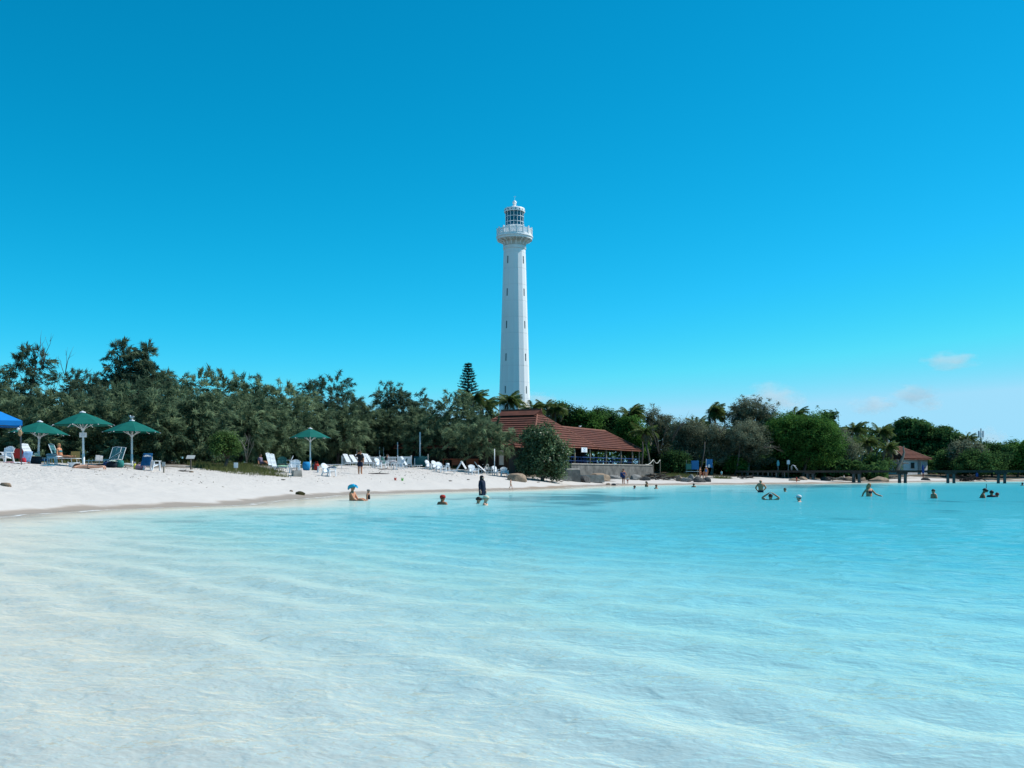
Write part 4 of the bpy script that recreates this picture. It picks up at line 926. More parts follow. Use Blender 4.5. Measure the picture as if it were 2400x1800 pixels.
def lounger(pos, rz, label, back_deg=58, straps=None, frame=None):
    """strap sun lounger, head towards +x, lying along x"""
    straps = straps or strap_w; frame = frame or alu; e = empty('sun_lounger', pos, rz, label, 'lounger', LOUNGE)
    fr = MB()
    for s in (-1, 1): fr.tube([(-1.15, s*.3, .30), (.22, s*.3, .32)], .02, 6)
    fr.tube([(-1.15, -.3, .30), (-1.17, 0, .30), (-1.15, .3, .30)], .02, 6).tube([(.22, -.3, .32), (.22, .3, .32)], .02, 6); fr.build('frame', frame, e)
    for sx in (-.85, .05):
        for s in (-1, 1): MB().tube([(sx, s*.3, .31), (sx-.05, s*.31, 0)], .018, 6).build('leg', frame, e)
    b = R(back_deg); L = .86; bf = MB(); d = Vector((math.cos(b), 0, math.sin(b)))
    for s in (-1, 1): bf.tube([Vector((.2, s*.3, .33)), Vector((.2, s*.3, .33))+d*L], .02, 6)
    bf.tube([Vector((.2, -.3, .33))+d*L, Vector((.2, 0, .33))+d*(L+.04), Vector((.2, .3, .33))+d*L], .02, 6).build('backrest_frame', frame, e)
    st = MB()
    for i in range(9): c = Vector((.2, 0, .335))+d*(.07+i*.092); st.box(c, (.062, .60, .012), (0, -b, 0))
    st.build('backrest_straps', straps, e)
    s2 = MB()
    for i in range(14): s2.box((-1.08+i*.092, 0, .315), (.066, .60, .012))
    s2.build('seat_straps', straps, e)
    return e
def stool(pos, rz, label, m=None):
    m = m or plastic; e = empty('plastic_table', pos, rz, label, 'table', 'low white plastic side tables')
    MB().box((0, 0, .43), (.46, .46, .035)).box((0, 0, .40), (.40, .40, .03)).build('table_top', m, e)
    for sx in (-1, 1):
        for sy in (-1, 1): MB().bar((sx*.21, sy*.21, 0), (sx*.18, sy*.18, .42), .05).build('leg', m, e)
    return e
def umbrella(px, D, label, h=2.72, r=1.65, tilt=0.0, rz=.3, dx=0.0):
    b = spot(px, D); e = empty('beach_umbrella', b, rz, label, 'umbrella', 'green beach umbrellas'); e.rotation_euler = (0, tilt, rz)
    MB().tube([(0, 0, -.4), (0, 0, .8), (0, 0, h-.05)], .058, 10).build('pole', pole_w, e, True)
    MB().tube([(0, 0, -.3), (0, 0, .75)], .072, 10).build('pole_sleeve', pole_w, e, True)
    n = 8; ze = h-.72; cn = MB(); apex = Vector((0, 0, h))
    ring = [Vector((r*math.cos(2*math.pi*k/n), r*math.sin(2*math.pi*k/n), ze)) for k in range(n)]
    mid = [Vector((p.x*.5, p.y*.5, (h+ze)/2+.035)) for p in ring]
    edge = [(ring[k]+ring[(k+1) % n])/2*.985 + Vector((0, 0, .03)) for k in range(n)]
    vs = [apex] + mid + ring + edge; fs = []
    for k in range(n):
        k2 = (k+1) % n; fs += [(0, 1+k, 1+k2), (1+k, 1+n+k, 1+2*n+k), (1+k, 1+2*n+k, 1+k2), (1+k2, 1+2*n+k, 1+n+k2)]
    b0 = len(vs); low = [v - Vector((0, 0, .02)) for v in vs]; vs += low; fs += [tuple(reversed([i+b0 for i in f])) for f in fs]
    cn.add(vs, fs); cn.build('canopy', canopy_g, e)
    MB().lathe([(.17, h-.045), (.16, h+.005), (.06, h+.035), (.03, h+.06)], 12).build('top_cap', pole_w, e)
    MB().lathe([(.09, h-1.02), (.10, h-.96), (.10, h-.88), (.07, h-.86)], 10).build('hub', pole_w, e)
    for k in range(n):
        a = 2*math.pi*k/n; q = Vector((math.cos(a), math.sin(a), 0))
        MB().bar(q*.09 + Vector((0, 0, h-.93)), q*(r*.55) + Vector((0, 0, h-.46)), .03).build('strut', pole_w, e)
        MB().bar(q*.1 + Vector((0, 0, h-.10)), q*(r+.05) + Vector((0, 0, ze-.04)), .028).build('rib', pole_w, e)
    return e
U1 = umbrella(89, 59, 'green umbrella at the left, partly behind the blue canopy pole', h=2.53, r=1.62, tilt=R(2.5))
U2 = umbrella(196, 55, 'largest green umbrella, with a small notice on its white pole', h=3.05, rz=.1, tilt=R(-1))
U3 = umbrella(309, 61, 'third green umbrella from the left, with a gull on top', rz=.5, h=2.85)
U4 = umbrella(727, 76, 'lone green umbrella standing far from the other three', rz=.2, r=1.52, h=2.98)
# gull on the third umbrella and one on the restaurant roof
gull_w = mat('gull_white', (.78, .79, .8), .7); gull_g = mat('gull_grey', (.3, .32, .34), .7)
def gull(pos, rz, label):
    e = empty('gull', pos, rz, label, 'bird')
    MB().ball((0, 0, .13), (.17, .075, .08)).ball((.15, 0, .21), (.055, .045, .05)).bar((.19, 0, .205), (.25, 0, .195), .02).build('body', gull_w, e, True)
    MB().ball((-.06, 0, .155), (.17, .08, .06)).build('wing', gull_g, e, True)
    for s in (-.025, .025): MB().tube([(0, s, 0), (0, s, .08)], .008, 5).build('leg', mat('gull_leg', (.5, .25, .1), .6), e)
gull(U3.location + Vector((0, 0, 2.90)), 2.6, 'grey and white gull perched on the third green umbrella')
gull(RO + rp(21.5, 4.5, 6.62), .4, 'white gull perched on the ridge of the long red roof')
# notice on the pole of the largest umbrella
ns = empty('pole_notice', U2.location + Vector((0, -.075, 1.78)), 0, 'small white notice fixed to the largest green umbrella pole', 'sign')
MB().box((0, 0, 0), (.40, .02, .26)).build('board', white_paint, ns)
for q in range(3): MB().box((0, -.0115, .06-.055*q), (.3-.05*q, .003, .02)).build('text_line', mat('notice_blue', (.35, .45, .6), .6), ns)

# blue pop-up canopy at the left edge
blue_c = mat('blue_canvas', (.010, .22, .62), .7, .2, noise=.1, nscale=3)
CRZ = R(27); _c = Matrix.Rotation(CRZ, 3, 'Z'); _p = Vector((gx(52, 50), 50, 0)) - _c @ Vector((1.5, -1.5, 0)); cx, cy = _p.x, _p.y; cz = G(cx, cy)
CT = empty('pop_up_canopy', (cx, cy, cz), CRZ, 'blue pop-up beach canopy cut off by the left edge', 'canopy')
ez = gz(986, 50)-cz; vs = [(-1.5, -1.5, ez), (1.5, -1.5, ez), (1.5, 1.5, ez), (-1.5, 1.5, ez), (0, 0, ez+.75)]
mb = MB(); mb.add(vs + [(x, y, z-.02) for x, y, z in vs], [(0, 1, 4), (1, 2, 4), (2, 3, 4), (3, 0, 4), (6, 5, 9), (7, 6, 9), (8, 7, 9), (5, 8, 9)]); mb.build('canopy_roof', blue_c, CT)
for i in range(4):
    a, b = Vector(vs[i]), Vector(vs[(i+1) % 4]); n_ = (b-a).cross(Vector((0, 0, 1))).normalized()*.01
    mb = MB(); mb.add([a+n_, b+n_, b+n_-Vector((0, 0, .24)), a+n_-Vector((0, 0, .24)), a, b, b-Vector((0, 0, .24)), a-Vector((0, 0, .24))], [(0, 3, 2, 1), (4, 5, 6, 7), (0, 1, 5, 4), (3, 7, 6, 2), (0, 4, 7, 3), (1, 2, 6, 5)]); mb.build('valance', blue_c, CT)
pole_d = mat('dark_steel_pole', (.05, .065, .075), .4, .5)
for x in (-1.46, 1.46):
    for y in (-1.46, 1.46): MB().bar((x, y, -.15), (x, y, ez-.02), .045).build('leg', pole_d, CT)
for s in (-1, 1): MB().bar((-1.46, s*1.46, ez-.35), (1.46, s*1.46, ez-.05), .025).bar((1.46, s*1.46, ez-.35), (-1.46, s*1.46, ez-.05), .025).build('scissor_truss', pole_d, CT)
bgm = mat('straw_tan', (.42, .28, .15), .8, .2, noise=.3, nscale=12)
hb = empty('hanging_bag', (gx(47, 49.9), 49.9, cz+ez-.62), 0, 'tan and white beach bag hanging from the blue canopy pole', 'bag')
MB().ball((0, 0, 0), (.11, .07, .17), 10, 7).build('bag_body', bgm, hb, True); MB().tube([(-.06, 0, .14), (0, 0, .36), (.06, 0, .14)], .012, 5).build('strap', white_paint, hb); MB().ball((-.08, -.03, .2), (.08, .05, .07)).build('white_cloth', white_paint, hb, True)

# small cloth, bags and other things
CLOTH = {}
def cloth(pos, size, col, label, rz=0.0, cat='towel', name='towel', rough=.9, drape=.0, tilt=0.0, seed=1, group=None):
    rng = random.Random(seed); nx, ny = 9, 7; vs = []; fs = []
    for j in range(ny):
        for i in range(nx):
            x = (i/(nx-1)-.5)*size[0]; y = (j/(ny-1)-.5)*size[1]
            vs.append((x, y, .03 + rng.uniform(0, .035) + size[2]*math.cos(x/size[0]*2.6)*math.cos(y/size[1]*2.6) - drape*abs(x)))
    for j in range(ny-1):
        for i in range(nx-1): k = j*nx+i; fs.append((k, k+1, k+nx+1, k+nx))
    b = len(vs); vs += [(x, y, z-.015) for x, y, z in vs]; fs += [tuple(reversed([q+b for q in f])) for f in fs]
    rim = [i for i in range(nx)] + [j*nx+nx-1 for j in range(1, ny)] + [(ny-1)*nx+i for i in range(nx-2, -1, -1)] + [j*nx for j in range(ny-2, 0, -1)]
    fs += [(rim[i], rim[i]+b, rim[(i+1) % len(rim)]+b, rim[(i+1) % len(rim)]) for i in range(len(rim))]
    mb = MB(); mb.add(vs, fs)
    m = mat('cloth_%02x%02x%02x' % tuple(int(c*255) for c in col), col, rough, .2, noise=.25, nscale=9)
    o = mb.build(name, m, None, True); o.location = pos; o.rotation_euler = (tilt, 0, rz); return tag(o, label, cat, group)
def bag(pos, size, col, label, rz=0.0, name='beach_bag', cat='bag', handles=True, m=None):
    e = empty(name, pos, rz, label, cat)
    m = m or mat('cloth_%02x%02x%02x' % tuple(int(c*255) for c in col), col, .85, .2, noise=.25, nscale=9)
    x, y, z = size; vs = []; fs = []
    for k, (sx, sy, h) in enumerate(((.8, .7, 0), (1, 1, .35), (.98, .9, .75), (.85, .35, 1))):
        vs += [(-x/2*sx, -y/2*sy, z*h), (x/2*sx, -y/2*sy, z*h), (x/2*sx, y/2*sy, z*h), (-x/2*sx, y/2*sy, z*h)]
    for k in range(3): fs += [(4*k+i, 4*k+(i+1) % 4, 4*k+4+(i+1) % 4, 4*k+4+i) for i in range(4)]
    fs += [(3, 2, 1, 0), (12, 13, 14, 15)]
    mb = MB(); mb.add(vs, fs); mb.build('bag_body', m, e, True)
    if handles: MB().tube([(-x*.25, 0, z), (-x*.15, 0, z*1.35), (x*.15, 0, z*1.35), (x*.25, 0, z)], .015, 5).build('handle', m, e)
    return e
def basket(pos, r, h, label, m):
    e = empty('laundry_basket', pos, 0, label, 'basket')
    MB().lathe([(r*.8, 0), (r, h), (r*1.06, h), (r*1.06, h+.03), (r*.95, h+.03), (r*.76, .03)], 16).build('tub', m, e)
    for s in (-1, 1): MB().tube([(s*r, -.06, h), (s*(r+.05), -.04, h+.05), (s*(r+.05), .04, h+.05), (s*r, .06, h)], .012, 5).build('handle', m, e)
    return e
def sun_hat(pos, label, col=(.66, .60, .42), r=.26, name='sun_hat'):
    e = empty(name, pos, .3, label, 'hat'); m = mat('hat_%d' % int(col[0]*100), col, .85, .2, noise=.2, nscale=14)
    MB().lathe([(.105, .0), (.112, .05), (.10, .11), (.07, .135), (.02, .145)], 14).build('crown', m, e, True)
    MB().lathe([(.10, .012), (r*.75, .0), (r, -.035), (r, -.05), (r*.75, -.015), (.10, 0)], 18, cap=False).build('brim', m, e, True)
    return e
S = spot
# --- far left group
beach_chair(S(10, 53.5), R(-12), 'white chair at the very left edge under the blue canopy')
lounger(S(84, 54.5)+Vector((-.1, 0, 0)), R(168), 'white lounger with raised back beside the canopy pole', 60)
lounger(S(140, 58.5), R(176), 'white lounger with teal raised back where the blond person sits', 68, strap_t)
cloth(S(132, 57.6)+Vector((0, 0, .34)), (.55, .5, .06), (.74, .75, .76), 'white towel heaped on the lounger next to the blond person', seed=2)
stool(S(122, 55), .2, 'white plastic side table in front of the blond person')
bag(S(121, 55)+Vector((0, 0, .45)), (.5, .3, .16), (.42, .42, .43), 'grey clothes bundle on the side table left of the largest umbrella', handles=False, name='clothes_bundle', cat='clothes')
def folding_chair(pos, rz, label, col):
    e = empty('folding_chair', pos, rz, label, 'chair'); m = mat('fold_%d' % int(col[0]*200), col, .85, .2)
    MB().box((0, .24, .52), (.5, .03, .56), (R(-14), 0, 0)).build('backrest', m, e); MB().box((0, 0, .26), (.5, .46, .03)).build('seat', m, e)
    for s in (-1, 1): MB().tube([(s*.26, -.22, 0), (s*.26, .20, .32), (s*.26, .31, .80)], .014, 5).build('side_frame', pole_d, e); MB().tube([(s*.26, .25, 0), (s*.26, -.18, .30)], .014, 5).build('leg', pole_d, e)
    return e
folding_chair(S(42, 55), R(20), 'dark red folding chair behind the canopy pole', (.22, .02, .02))
cloth(S(64, 53.2)+Vector((0, 0, .34)), (.5, .62, .02), (.30, .46, .66), 'pale blue towel hanging off the white lounger', tilt=R(62), seed=3)
bag(S(54, 52.2), (.26, .2, .3), (.42, .03, .05), 'small red bag at the foot of the canopy pole')
sun_hat(S(84, 53.4)+Vector((0, 0, .46)), 'cream sun hat on a dark bag left of the leftmost umbrella pole')
bag(S(84.5, 53.6), (.5, .35, .46), (.02, .035, .05), 'dark bag under the cream sun hat')
cloth(S(104, 55)+Vector((0, 0, .12)), (.5, .4, .12), (.03, .14, .36), 'blue towel piled between the sun hat and the side table', seed=5)
cloth(S(111, 51.3), (.62, .4, .02), (.02, .25, .38), 'blue towel lying flat on the sand in front of the loungers', seed=6)
cloth(S(45, 51.3), (.7, .4, .03), (.72, .74, .76), 'white towel lying on the sand under the blue canopy', seed=7)
cloth(S(22, 51.2), (.5, .35, .03), (.45, .25, .28), 'pink cloth lying on the sand at the left edge', seed=8)
basket(S(173, 53.5), .27, .26, 'white plastic basket left of the largest umbrella pole', plastic)
folding_chair(S(174, 59), R(10), 'tan low folding chair behind the white basket', (.30, .22, .08))
# --- right of the largest umbrella
lounger(S(246, 60.5), R(8), 'dark teal lounger with grey towel, left of the third umbrella pole', 34, strap_t)
lounger(S(262, 62.5), R(80), 'dark teal lounger standing end-on behind the towels', 62, strap_t)
lounger(S(272, 62.5), R(80), 'dark teal lounger standing end-on nearest the third umbrella pole', 60, strap_t)
cloth(S(232, 59)+Vector((0, 0, .42)), (.42, .55, .02), (.40, .40, .40), 'grey towel over the dark teal lounger', rz=.3, tilt=R(40), seed=9)
bag(S(252, 58), (.4, .3, .3), (.02, .05, .14), 'navy bag between the teal loungers and the third umbrella')
bag(S(262, 57.6), (.5, .35, .32), (.012, .02, .03), 'black bag under the pale green towel')
cloth(S(264, 57.4)+Vector((0, 0, .34)), (.42, .4, .07), (.40, .48, .42), 'pale green towel on the black bag', seed=10)
bag(S(281, 58), (.38, .3, .42), (.03, .20, .18), 'teal beach bag just left of the third umbrella pole')
cloth(S(297, 59)+Vector((0, 0, .12)), (.8, .5, .1), (.45, .48, .47), 'grey towel bundle at the foot of the third umbrella', seed=11)
bt = empty('bottle', S(316, 58), 0, 'yellow sunscreen bottle right of the third umbrella pole', 'bottle')
MB().lathe([(.07, 0), (.075, .04), (.075, .28), (.03, .34)], 10).build('bottle_body', mat('bottle_yellow', (.65, .58, .06), .4), bt, True); MB().lathe([(.03, .33), (.035, .42), (.01, .43)], 8).build('cap', mat('cap_lilac', (.4, .36, .6), .4), bt, True)
bag(S(329, 58), (.5, .32, .3), (.42, .26, .33), 'pink patterned bag beside the blue-towelled chair')
BC = beach_chair(S(356, 58), R(165), 'white chair with a blue towel over its back, right of the third umbrella')
cloth(BC.matrix_basis @ Vector((0, .46, .62)), (.62, .78, .03), (.008, .09, .22), 'dark blue towel over the back of a white chair', rz=R(165), tilt=R(-68), seed=12)
# --- plaques and signs
def post_sign(px, D, h, bw, bh, label, m, tilt=0.0, pm=None, face=None):
    b = S(px, D); e = empty('post_sign', b, 0, label, 'sign')
    MB().bar((0, .03, -.3), (0, .03, h), .07).build('post', pm or post_wood, e)
    MB().box((0, -.02, h), (bw, .03, bh), (tilt, 0, 0)).build('board', m, e)
    if face: MB().box((0, -.037, h), (bw*.8, .004, bh*.65), (tilt, 0, 0)).build('printed_face', face, e)
    return e
grey_board = mat('grey_board', (.40, .41, .40), .7, .3, noise=.2, nscale=9)
post_sign(383.5, 57, .50, .2, .26, 'little pale sign on a wooden post right of the blue-towelled chair', grey_board)
post_sign(447, 62, .80, .50, .34, 'grey tilted information plaque on a post beside the small shrub', grey_board, R(-52), bark)
post_sign(553, 63.5, .45, .26, .34, 'white notice board standing in the beach grass', white_paint)
# --- middle group
lounger(S(641, 68), R(168)+0, 'first of two pale strap loungers with upright backs behind the beach grass', 74)
lounger(S(650, 66.5), R(166), 'second of two pale strap loungers, the nearer one, with upright back', 76)
cloth(S(662, 67.2)+Vector((0, 0, .34)), (.7, .5, .05), (.42, .68, .44), 'light green towel on the twin loungers', seed=13)
beach_chair(S(660, 73), R(8), 'dark green chair behind the light green towel', plastic_gr)
beach_chair(S(672, 74), R(-80), 'white chair seen side-on behind the twin loungers')
beach_chair(S(691, 66.5), R(4), 'white chair facing the sea near the concrete mooring block')
bag(S(718, 72), (.5, .34, .62), (.02, .25, .52), 'bright blue bag beside the lone umbrella pole', handles=False)
bag(S(742, 73), (.32, .26, .5), (.38, .04, .03), 'red bag right of the lone umbrella pole'); bag(S(736, 74), (.3, .26, .45), (.02, .06, .09), 'dark backpack behind the red bag')
stool(S(752, 70), .3, 'white plastic side table right of the red bag')
beach_chair(S(771, 66.5), R(62), 'white chair turned sideways left of the man in black')
cloth(S(779, 67)+Vector((0, 0, .52)), (.6, .5, .1), (.015, .05, .10), 'dark blue towel heaped on the sideways white chair', seed=14)
cloth(S(785, 67.4)+Vector((0, 0, .60)), (.3, .4, .08), (.22, .27, .20), 'olive cloth on top of the dark blue towel', seed=15)
lounger(S(800, 78), R(10), 'lounger with a blue cushion beside the picket fence', 12, mat('blue_vinyl', (.10, .22, .40), .5))
# --- group behind the man in black
lounger(S(838, 92), R(150), 'white lounger directly left of the man in black', 50); lounger(S(863, 90), R(160), 'white lounger with high back right of the man in black', 66)
lounger(S(874, 89), R(165), 'white lounger in front of the picket fence with clothes on it', 58)
cloth(S(888, 88)+Vector((0, 0, .36)), (.8, .5, .08), (.015, .018, .022), 'black towel on the lounger right of the man in black', seed=16)
stool(S(880, 85), .1, 'white side table standing nearest to the man in black')
beach_chair(S(906, 88), R(68), 'white chair with teal back turned towards the black-clad sunbather', plastic, plastic_gr)
stool(S(921, 88), .5, 'white side table between the two teal-backed chairs'); cloth(S(921, 88)+Vector((0, 0, .45)), (.75, .5, .12), (.5, .47, .48), 'pale clothes heaped on the side table between the teal-backed chairs', seed=17)
beach_chair(S(942, 90), R(-72), 'white chair with teal oval back facing left', plastic, plastic_gr)
# --- group by the timber trestle
beach_chair(S(1009, 92), R(60), 'white chair turned right, first beside the green tarpaulin'); beach_chair(S(1024, 90), R(55), 'white chair turned right, second beside the green tarpaulin')
stool(S(1048, 89), .3, 'white side table with a white box near the timber trestle'); bag(S(1049, 89)+Vector((0, 0, .45)), (.32, .3, .3), (.72, .74, .76), 'white box-shaped bag on the side table by the trestle', handles=False)
lounger(S(1090, 88), R(12), 'white lounger lying flat in front of the timber trestle', 8); cloth(S(1098, 87.5)+Vector((0, 0, .34)), (.7, .45, .1), (.05, .055, .06), 'dark clothes on the flat white lounger', seed=18)
lounger(S(1130, 94), R(176), 'white lounger with raised back left of the thin white pole', 55); lounger(S(1143, 91.5), R(172), 'low white lounger lying in front of the thin white pole', 40)
beach_chair(S(1142, 95.5), R(22), 'white chair behind the low lounger, left of the thin white pole'); beach_chair(S(1182, 91.5), R(8), 'white chair nearest the tan boulder'); beach_chair(S(1166, 92.5), R(50), 'white chair half turned beside the chair nearest the boulder')
for i, (px, D, rz, kind, lb) in enumerate(((822, 90, 150, 'l', 'white lounger at the left end of the picket fence'), (853, 83.5, 165, 'l', 'white lounger just right of the man in black, nearest the sea'), (892, 83, 60, 'c', 'white chair facing right, nearest the sea of the fence group'), (934, 84, -60, 'c', 'white chair facing left below the solid fence panel'), (958, 87, 170, 'l', 'white lounger at the right end of the picket fence'),
        (1064, 84, 12, 'l', 'white lounger nearest the sea below the timber trestle'), (1034, 86, 40, 'c', 'white chair between the tarpaulin and the timber trestle'), (1110, 86, 30, 'c', 'white chair right of the timber trestle'), (1098, 91, 168, 'l', 'white lounger close under the right end of the timber trestle'))):
    (lounger if kind == 'l' else beach_chair)(S(px, D), R(rz), lb)
# --- picket fence, poles, tarpaulin, trestle
FN = empty('picket_fence', S(880, 97), 0, 'low white picket fence under the casuarinas', 'fence')
fx0, fx1 = gx(801, 97)-FN.location.x, gx(964, 97)-FN.location.x
for i, px in enumerate((801, 821, 841, 866, 891, 910, 932, 964)):
    x = gx(px, 97)-FN.location.x; MB().box((x, 0, .4), (.09, .09, 1.15)).box((x, 0, .99), (.13, .13, .05), top=.5).build('post', white_paint, FN)
for z in (.30, .82): MB().box(((fx0+fx1)/2, .05, z), (fx1-fx0, .035, .07)).build('rail', white_paint, FN)
pk = MB().box((0, 0, .55), (.075, .022, .72)).mesh('picket'); x = fx0+.08
while x < fx1-1.5:
    o = link('picket', pk, white_paint, FN); o.location = (x, .02, 0); x += .135
MB().box((fx1-.72, .0, .55), (1.36, .02, .74)).build('solid_panel', white_paint, FN)
PG = 'bare poles under the casuarinas'
def pole(px, D, top, label, r=.045, m=None, group=PG):
    b = S(px, D); o = MB().tube([(0, 0, -.3), (0, 0, gz(top, D)-b.z)], [r, r*.9], 8).build('pole', m or pole_w, None, True); o.location = b; return tag(o, label, 'pole', group)
pole(803, 101, 1062, 'short white pole at the left end of the picket fence'); pole(836.5, 101, 1045, 'white pole just left of the head of the man in black', .05)
pole(889.5, 102, 1047, 'white pole behind the picket fence, left of a close pair', .05); pole(899, 103, 1048, 'white pole behind the picket fence, right of a close pair', .045)
pole(932, 101, 1036, 'white pole rising above the solid end of the picket fence', .06); pole(984.5, 99, 1013, 'tallest and thickest white pole beside the green tarpaulin', .085)
pole(964, 103, 1020, 'thin brown pole at the right end of the picket fence', .035, post_wood); pole(1003, 97, 1064, 'thin grey pole at the right end of the tarpaulin', .035, grey_board)
pole(972, 97, 1074, 'short white stake at the left of the tarpaulin', .04); pole(1159, 91, 1052, 'thin white pole standing alone before the dark restaurant wall', .04)
tp = cloth(S(988, 98)+Vector((0, 0, .55)), (1.55, 1.0, .10), (.02, .10, .11), 'dark green tarpaulin slung between stakes', cat='tarpaulin', name='tarpaulin', tilt=R(72), seed=21)
TR = empty('timber_trestle', S(1080, 99), R(2), 'long reddish timber trestle frame in front of the dark restaurant wall', 'trestle')
red_wood = mat('reddish_timber', (.30, .09, .045), .7, .3, noise=.3, nscale=5, stretch=(.3, 1, 1))
for sx in (-1.75, -.85, -.1, .6, 1.7): MB().box((sx, 0, .35), (.1, .1, 1.25)).build('leg', red_wood, TR)
for z, x0, x1 in ((.98, -1.85, 1.8), (.42, -.85, -.1), (.7, .6, 1.7)): MB().box(((x0+x1)/2, -.052, z), (x1-x0, .035, .1)).build('rail', red_wood, TR)
MB().box((-.48, .06, .7), (.74, .03, .48)).build('panel', red_wood, TR); MB().box((1.15, .06, .72), (1.1, .03, .46)).build('panel', red_wood, TR)
# --- things lying on the sand
rock_tan = mat('tan_rock', (.36, .27, .19), .9, .2, nscale=3.5, bump=.8, col2=(.20, .14, .10)); rock_dk = mat('dark_rock', (.11, .105, .10), .9, .2, nscale=3.5, bump=.9, col2=(.04, .04, .04)); rock_gr = mat('grey_rock', (.30, .29, .27), .9, .2, nscale=3.5, bump=.8, col2=(.12, .115, .11))
def boulder(pos, size, label, m, seed=0, rz=0.0, name='boulder', cat='rock', group=None, flat=.75):
    rng = np.random.default_rng(seed); import bmesh
    bm = bmesh.new(); bmesh.ops.create_icosphere(bm, subdivisions=3, radius=1.0)
    for v in bm.verts:
        d = np.array(v.co); q = 1.0
        for k in range(7):
            a = rsph(1, np.random.default_rng(seed*31+k))[0]; h = d@a - .62 - .16*((k*37+seed) % 5)/5
            if h > 0: d = d - a*h*.9
        q = 1 + .07*float(vnoise(np.array([d[0]*2.3+seed]), np.array([d[1]*2.3+d[2]*3]), seed)[0])*2
        v.co = Vector(d*q)
        if v.co.z < 0: v.co.z *= flat
    me = bpy.data.meshes.new(name); bm.to_mesh(me); bm.free()
    o = link(name, me, m); o.location = pos; o.scale = (size[0]/2, size[1]/2, size[2]); o.rotation_euler = (0, 0, rz); return tag(o, label, cat, group)
RG = 'rocks on the beach'
h = spot(1212, 84.5); boulder(h+Vector((0, 0, .12)), (1.75, 1.3, .72), 'big tan boulder on the sand beside the glossy bush', rock_tan, 3, .2, group=RG)
h = hit(12, 1139); boulder(h, (.45, .3, .16), 'small tan coral lump on the sand at the left edge', rock_tan, 4, group=RG); h = hit(395, 1084); boulder(h, (.5, .35, .2), 'dark stone at the edge of the sand right of the post sign', rock_dk, 5, group=RG)
h = hit(704, 1160); boulder(h+Vector((0, 0, .05)), (.5, .35, .2), 'dark seaweed-covered lump at the water edge below the mooring block', mat('seaweed', (.06, .055, .02), .9, .2, noise=.4, nscale=12, bump=.9), 6, group=RG)
h = hit(682, 1152); boulder(h, (.22, .16, .08), 'tiny brown lump beside the seaweed-covered lump', rock_tan, 7, group=RG)
for i, (px, py, w_, lb) in enumerate(((868, 0, 0, ''), (449, 1107, .3, 'small tan stone on the dry sand left of the mooring block'), (685, 1087, .35, 'pale stone by the legs of the white chair facing the sea'), (722, 1087, .5, 'tan flat stone beneath the lone umbrella'), (707, 1088, .25, 'small reddish stone beneath the lone umbrella'))):
    if w_: h = hit(px, py); boulder(h, (w_, w_*.7, w_*.3), lb, rock_tan, 40+i, group=RG)
# concrete mooring block with iron rod
h = hit(694, 1117)
MBK = empty('mooring_block', h+Vector((0, .2, -.06)), R(28), 'square tan concrete mooring block with an iron rod on the open sand', 'mooring block')
MB().box((0, 0, .22), (.60, .55, .5), top=.86).build('block', concrete_pale, MBK); MB().tube([(0, 0, .4), (.01, 0, .8)], .025, 6).build('iron_rod', pole_d, MBK); MB().lathe([(.05, .47), (.05, .5), (.09, .5), (.09, .47)], 10).build('rod_collar', pole_d, MBK)
# driftwood and litter
def stick(px, py, L, rz, label, r=.03, m=None, seed=1, bend=.1):
    rng = random.Random(seed); h = hit(px, py); mb = MB(); p = []
    for k in range(5):
        t = (k/4-.5)*L; p.append(Vector((t, rng.uniform(-bend, bend)*L*.5, r*.7 + rng.uniform(0, bend)*L*.35)))
    mb.tube(p, [r*.6, r, r*.9, r*.7, r*.3], 6); q = p[2]; mb.tube([q, q+Vector((.12*L, .1*L, .12*L))], [r*.6, r*.2], 5)
    o = mb.build('driftwood', m or bark, None, True); o.location = h; o.rotation_euler = (0, 0, rz); return tag(o, label, 'driftwood', 'driftwood sticks lying on the sand')
for i, (px, py, L, rz, lb) in enumerate(((243, 1091, .9, .1, 'long thin stick on the sand below the third umbrella'), (285, 1091, .6, -.2, 'short stick on the sand directly under the third umbrella pole'), (430, 1106, .9, -.35, 'stick lying on the dry sand left of the mooring block'), (611, 1102, .35, .1, 'dark curled stick left of the mooring block'), (664, 1126, .28, 0, 'small dark stick below the mooring block'),
        (1056, 1128, .3, .4, 'little dark stick left of the woman in dark swimwear'), (1098, 1125, .25, .1, 'tiny stick close to the woman in dark swimwear'), (1181, 1117, .7, .1, 'black driftwood piece left of the tan boulder'), (1291, 1131, .75, 0, 'flat black plank of driftwood right of the toddler'), (1312, 1130, 1.0, .5, 'forked driftwood branch sticking up from the white sand'),
        (1262, 1131, .3, .3, 'small stick right of the toddler'), (888, 1112, 1.6, -.1, 'long rope-like root on the sand right of the man in black'), (955, 1097, 1.8, .05, 'heap of reddish brown driftwood below the fence end'), (905, 1101, 1.2, 0, 'brown strand of driftwood below the chairs'))):
    stick(px, py, L, rz, lb, .05 if L > .7 else .035, bark_dk if 'black' in lb or 'dark' in lb or 'fork' in lb else bark, 50+i, .45 if 'fork' in lb else .12)
def toy(px, py, col, label, r=.09):
    h = hit(px, py); e = empty('toy_bucket', h, 0, label, 'toy'); m = mat('toy_%d_%d' % (col[0]*99, col[1]*99), col, .4, .4)
    MB().lathe([(r*.7, 0), (r, r*1.7), (r*1.1, r*1.7), (r*1.1, r*1.85), (r*.9, r*1.8), (r*.62, .02)], 12).build('bucket', m, e); MB().tube([(-r, 0, r*1.75), (-r*.6, 0, r*2.5), (r*.6, 0, r*2.5), (r, 0, r*1.75)], .008, 5).build('handle', m, e)
